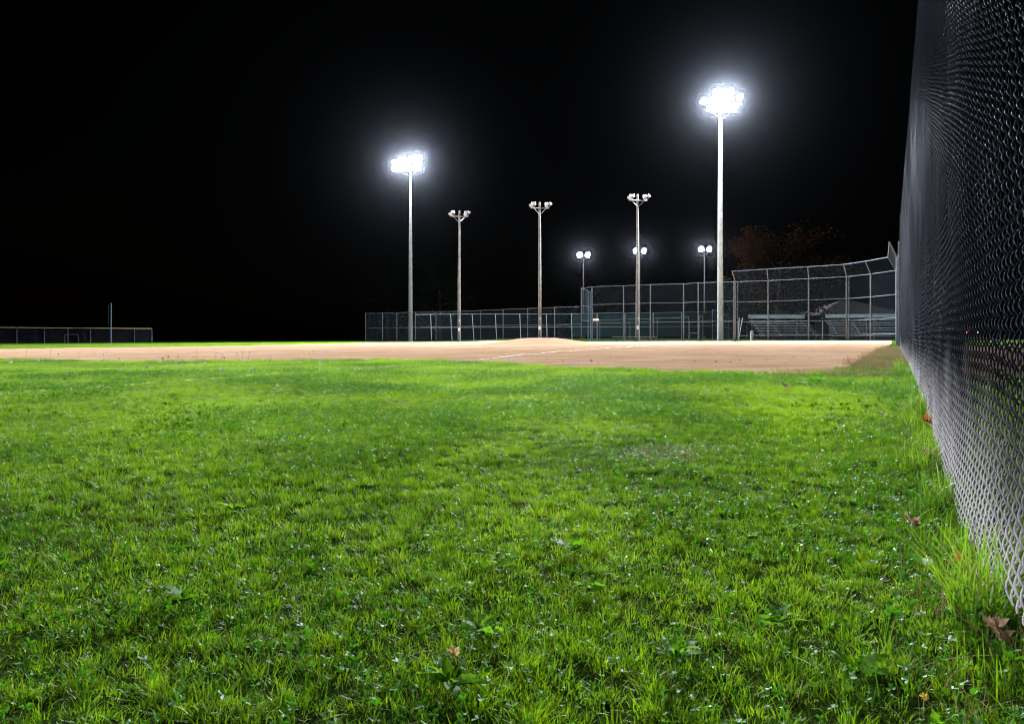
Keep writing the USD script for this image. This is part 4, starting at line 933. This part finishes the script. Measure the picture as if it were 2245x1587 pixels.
# white clover flower, yellow flower, white seed heads on stalks
M['white_flower'] = noisy('white_petals', (.80, .79, .77), (.88, .88, .87), 40, .9); M['yellow_flower'] = noisy('yellow_petals', (.70, .50, .03), (.8, .62, .06), 40, .7); M['stalk'] = noisy('pale_stalk', (.28, .30, .14), (.46, .44, .28), 30, .7)
def flower(name, lab, cat, p, h, r, m, n_, seed, group=None, squash=.85):
    r_ = np.random.default_rng(seed); t = thing(name, lab, cat, p, 0, group)
    ln_ = r_.normal(0, .12 * h, 2)
    obj('stalk', MB().path(np.array([[0, 0, -.01], [*(ln_ * .4), h * .5], [*ln_, h]]), .0011 if h < .1 else .0022, 5), M['stalk'], t)
    g = r_.normal(0, 1, (n_, 3)); g /= np.linalg.norm(g, axis=1, keepdims=True); g[:, 2] *= squash
    sd = np.cross(g, r_.normal(0, 1, (n_, 3))); sd /= np.linalg.norm(sd, axis=1, keepdims=True)
    c = np.array([*ln_, h]); b = c + g * r * .25; e = c + g * r
    V = np.stack([b - sd * r * .06, b + sd * r * .06, e + sd * r * .13, e - sd * r * .13], 1).reshape(-1, 3); q = np.arange(n_) * 4
    obj('flower_head', (V, np.stack([q, q + 1, q + 2, q + 3], 1)), m, t)
flower('clover_flower', 'single white clover flower on the grass left of the rust orange leaf', 'flower', at(2035, 1275), .055, .0135, M['white_flower'], 90, 1)
flower('yellow_flower', 'tiny yellow flower in the bottom right corner', 'flower', at(2024, 1572), .04, .008, M['yellow_flower'], 40, 2)
heads = [(23, 810), (86, 799), (130, 792), (237, 791), (263, 799), (355, 807), (369, 796), (493, 801), (325, 827), (265, 823), (362, 830), (400, 824), (453, 819), (482, 829), (553, 832), (595, 801), (522, 791), (432, 812), (640, 806), (700, 815)]
ORD = 'first second third fourth fifth sixth seventh eighth ninth tenth eleventh twelfth thirteenth fourteenth fifteenth sixteenth seventeenth eighteenth nineteenth twentieth'.split()
heads.sort(); stalks = sorted([(57, 792), (110, 793), (228, 796), (245, 795), (386, 797), (434, 795), (470, 796), (484, 795), (533, 796), (543, 795), (680, 793)])
for k, (px, py) in enumerate(heads):
    flower('seed_head', f'white dandelion seed head, {ORD[k]} from the left in the lawn below the dirt', 'flower', at(px, py), rng.uniform(.07, .16), rng.uniform(.016, .026), M['white_flower'], 110, 50 + k, 'white seed heads in the left lawn')
for k, (px, py) in enumerate(stalks):
    p = at(px, py); t = thing('dry_stalk', f'thin dry stalk standing up against the dirt, {ORD[k]} such stalk from the left', 'stalk', p, 0, 'dry stalks at the left dirt edge')
    hh = rng.uniform(.13, .24); l2 = rng.normal(0, .03, 2)
    obj('stem', MB().path(np.array([[0, 0, 0], [*(l2 * .4), hh * .5], [*l2, hh]]), .0028, 5), M['stalk'], t)
    obj('tip', MB().tube([*l2, hh], [l2[0] * 1.1, l2[1], hh + .03], .007, .002, 6), M['stalk'], t)

# ------------------------------------------------------------------ night air: a trace of mist that the lamps light up
hz = trimesh.creation.box((560, 420, 40)); hz.apply_translation((0, 90, 17))
hm = usdkit.material(stage, '/World/Looks/night_mist', {'v': ('principled_volume', {'color': (.78, .87, 1.0), 'density': .000013, 'anisotropy': .984})}, [], volume='v.volume')
obj('haze', hz, hm, kind='stuff', label='faint night mist in the air')
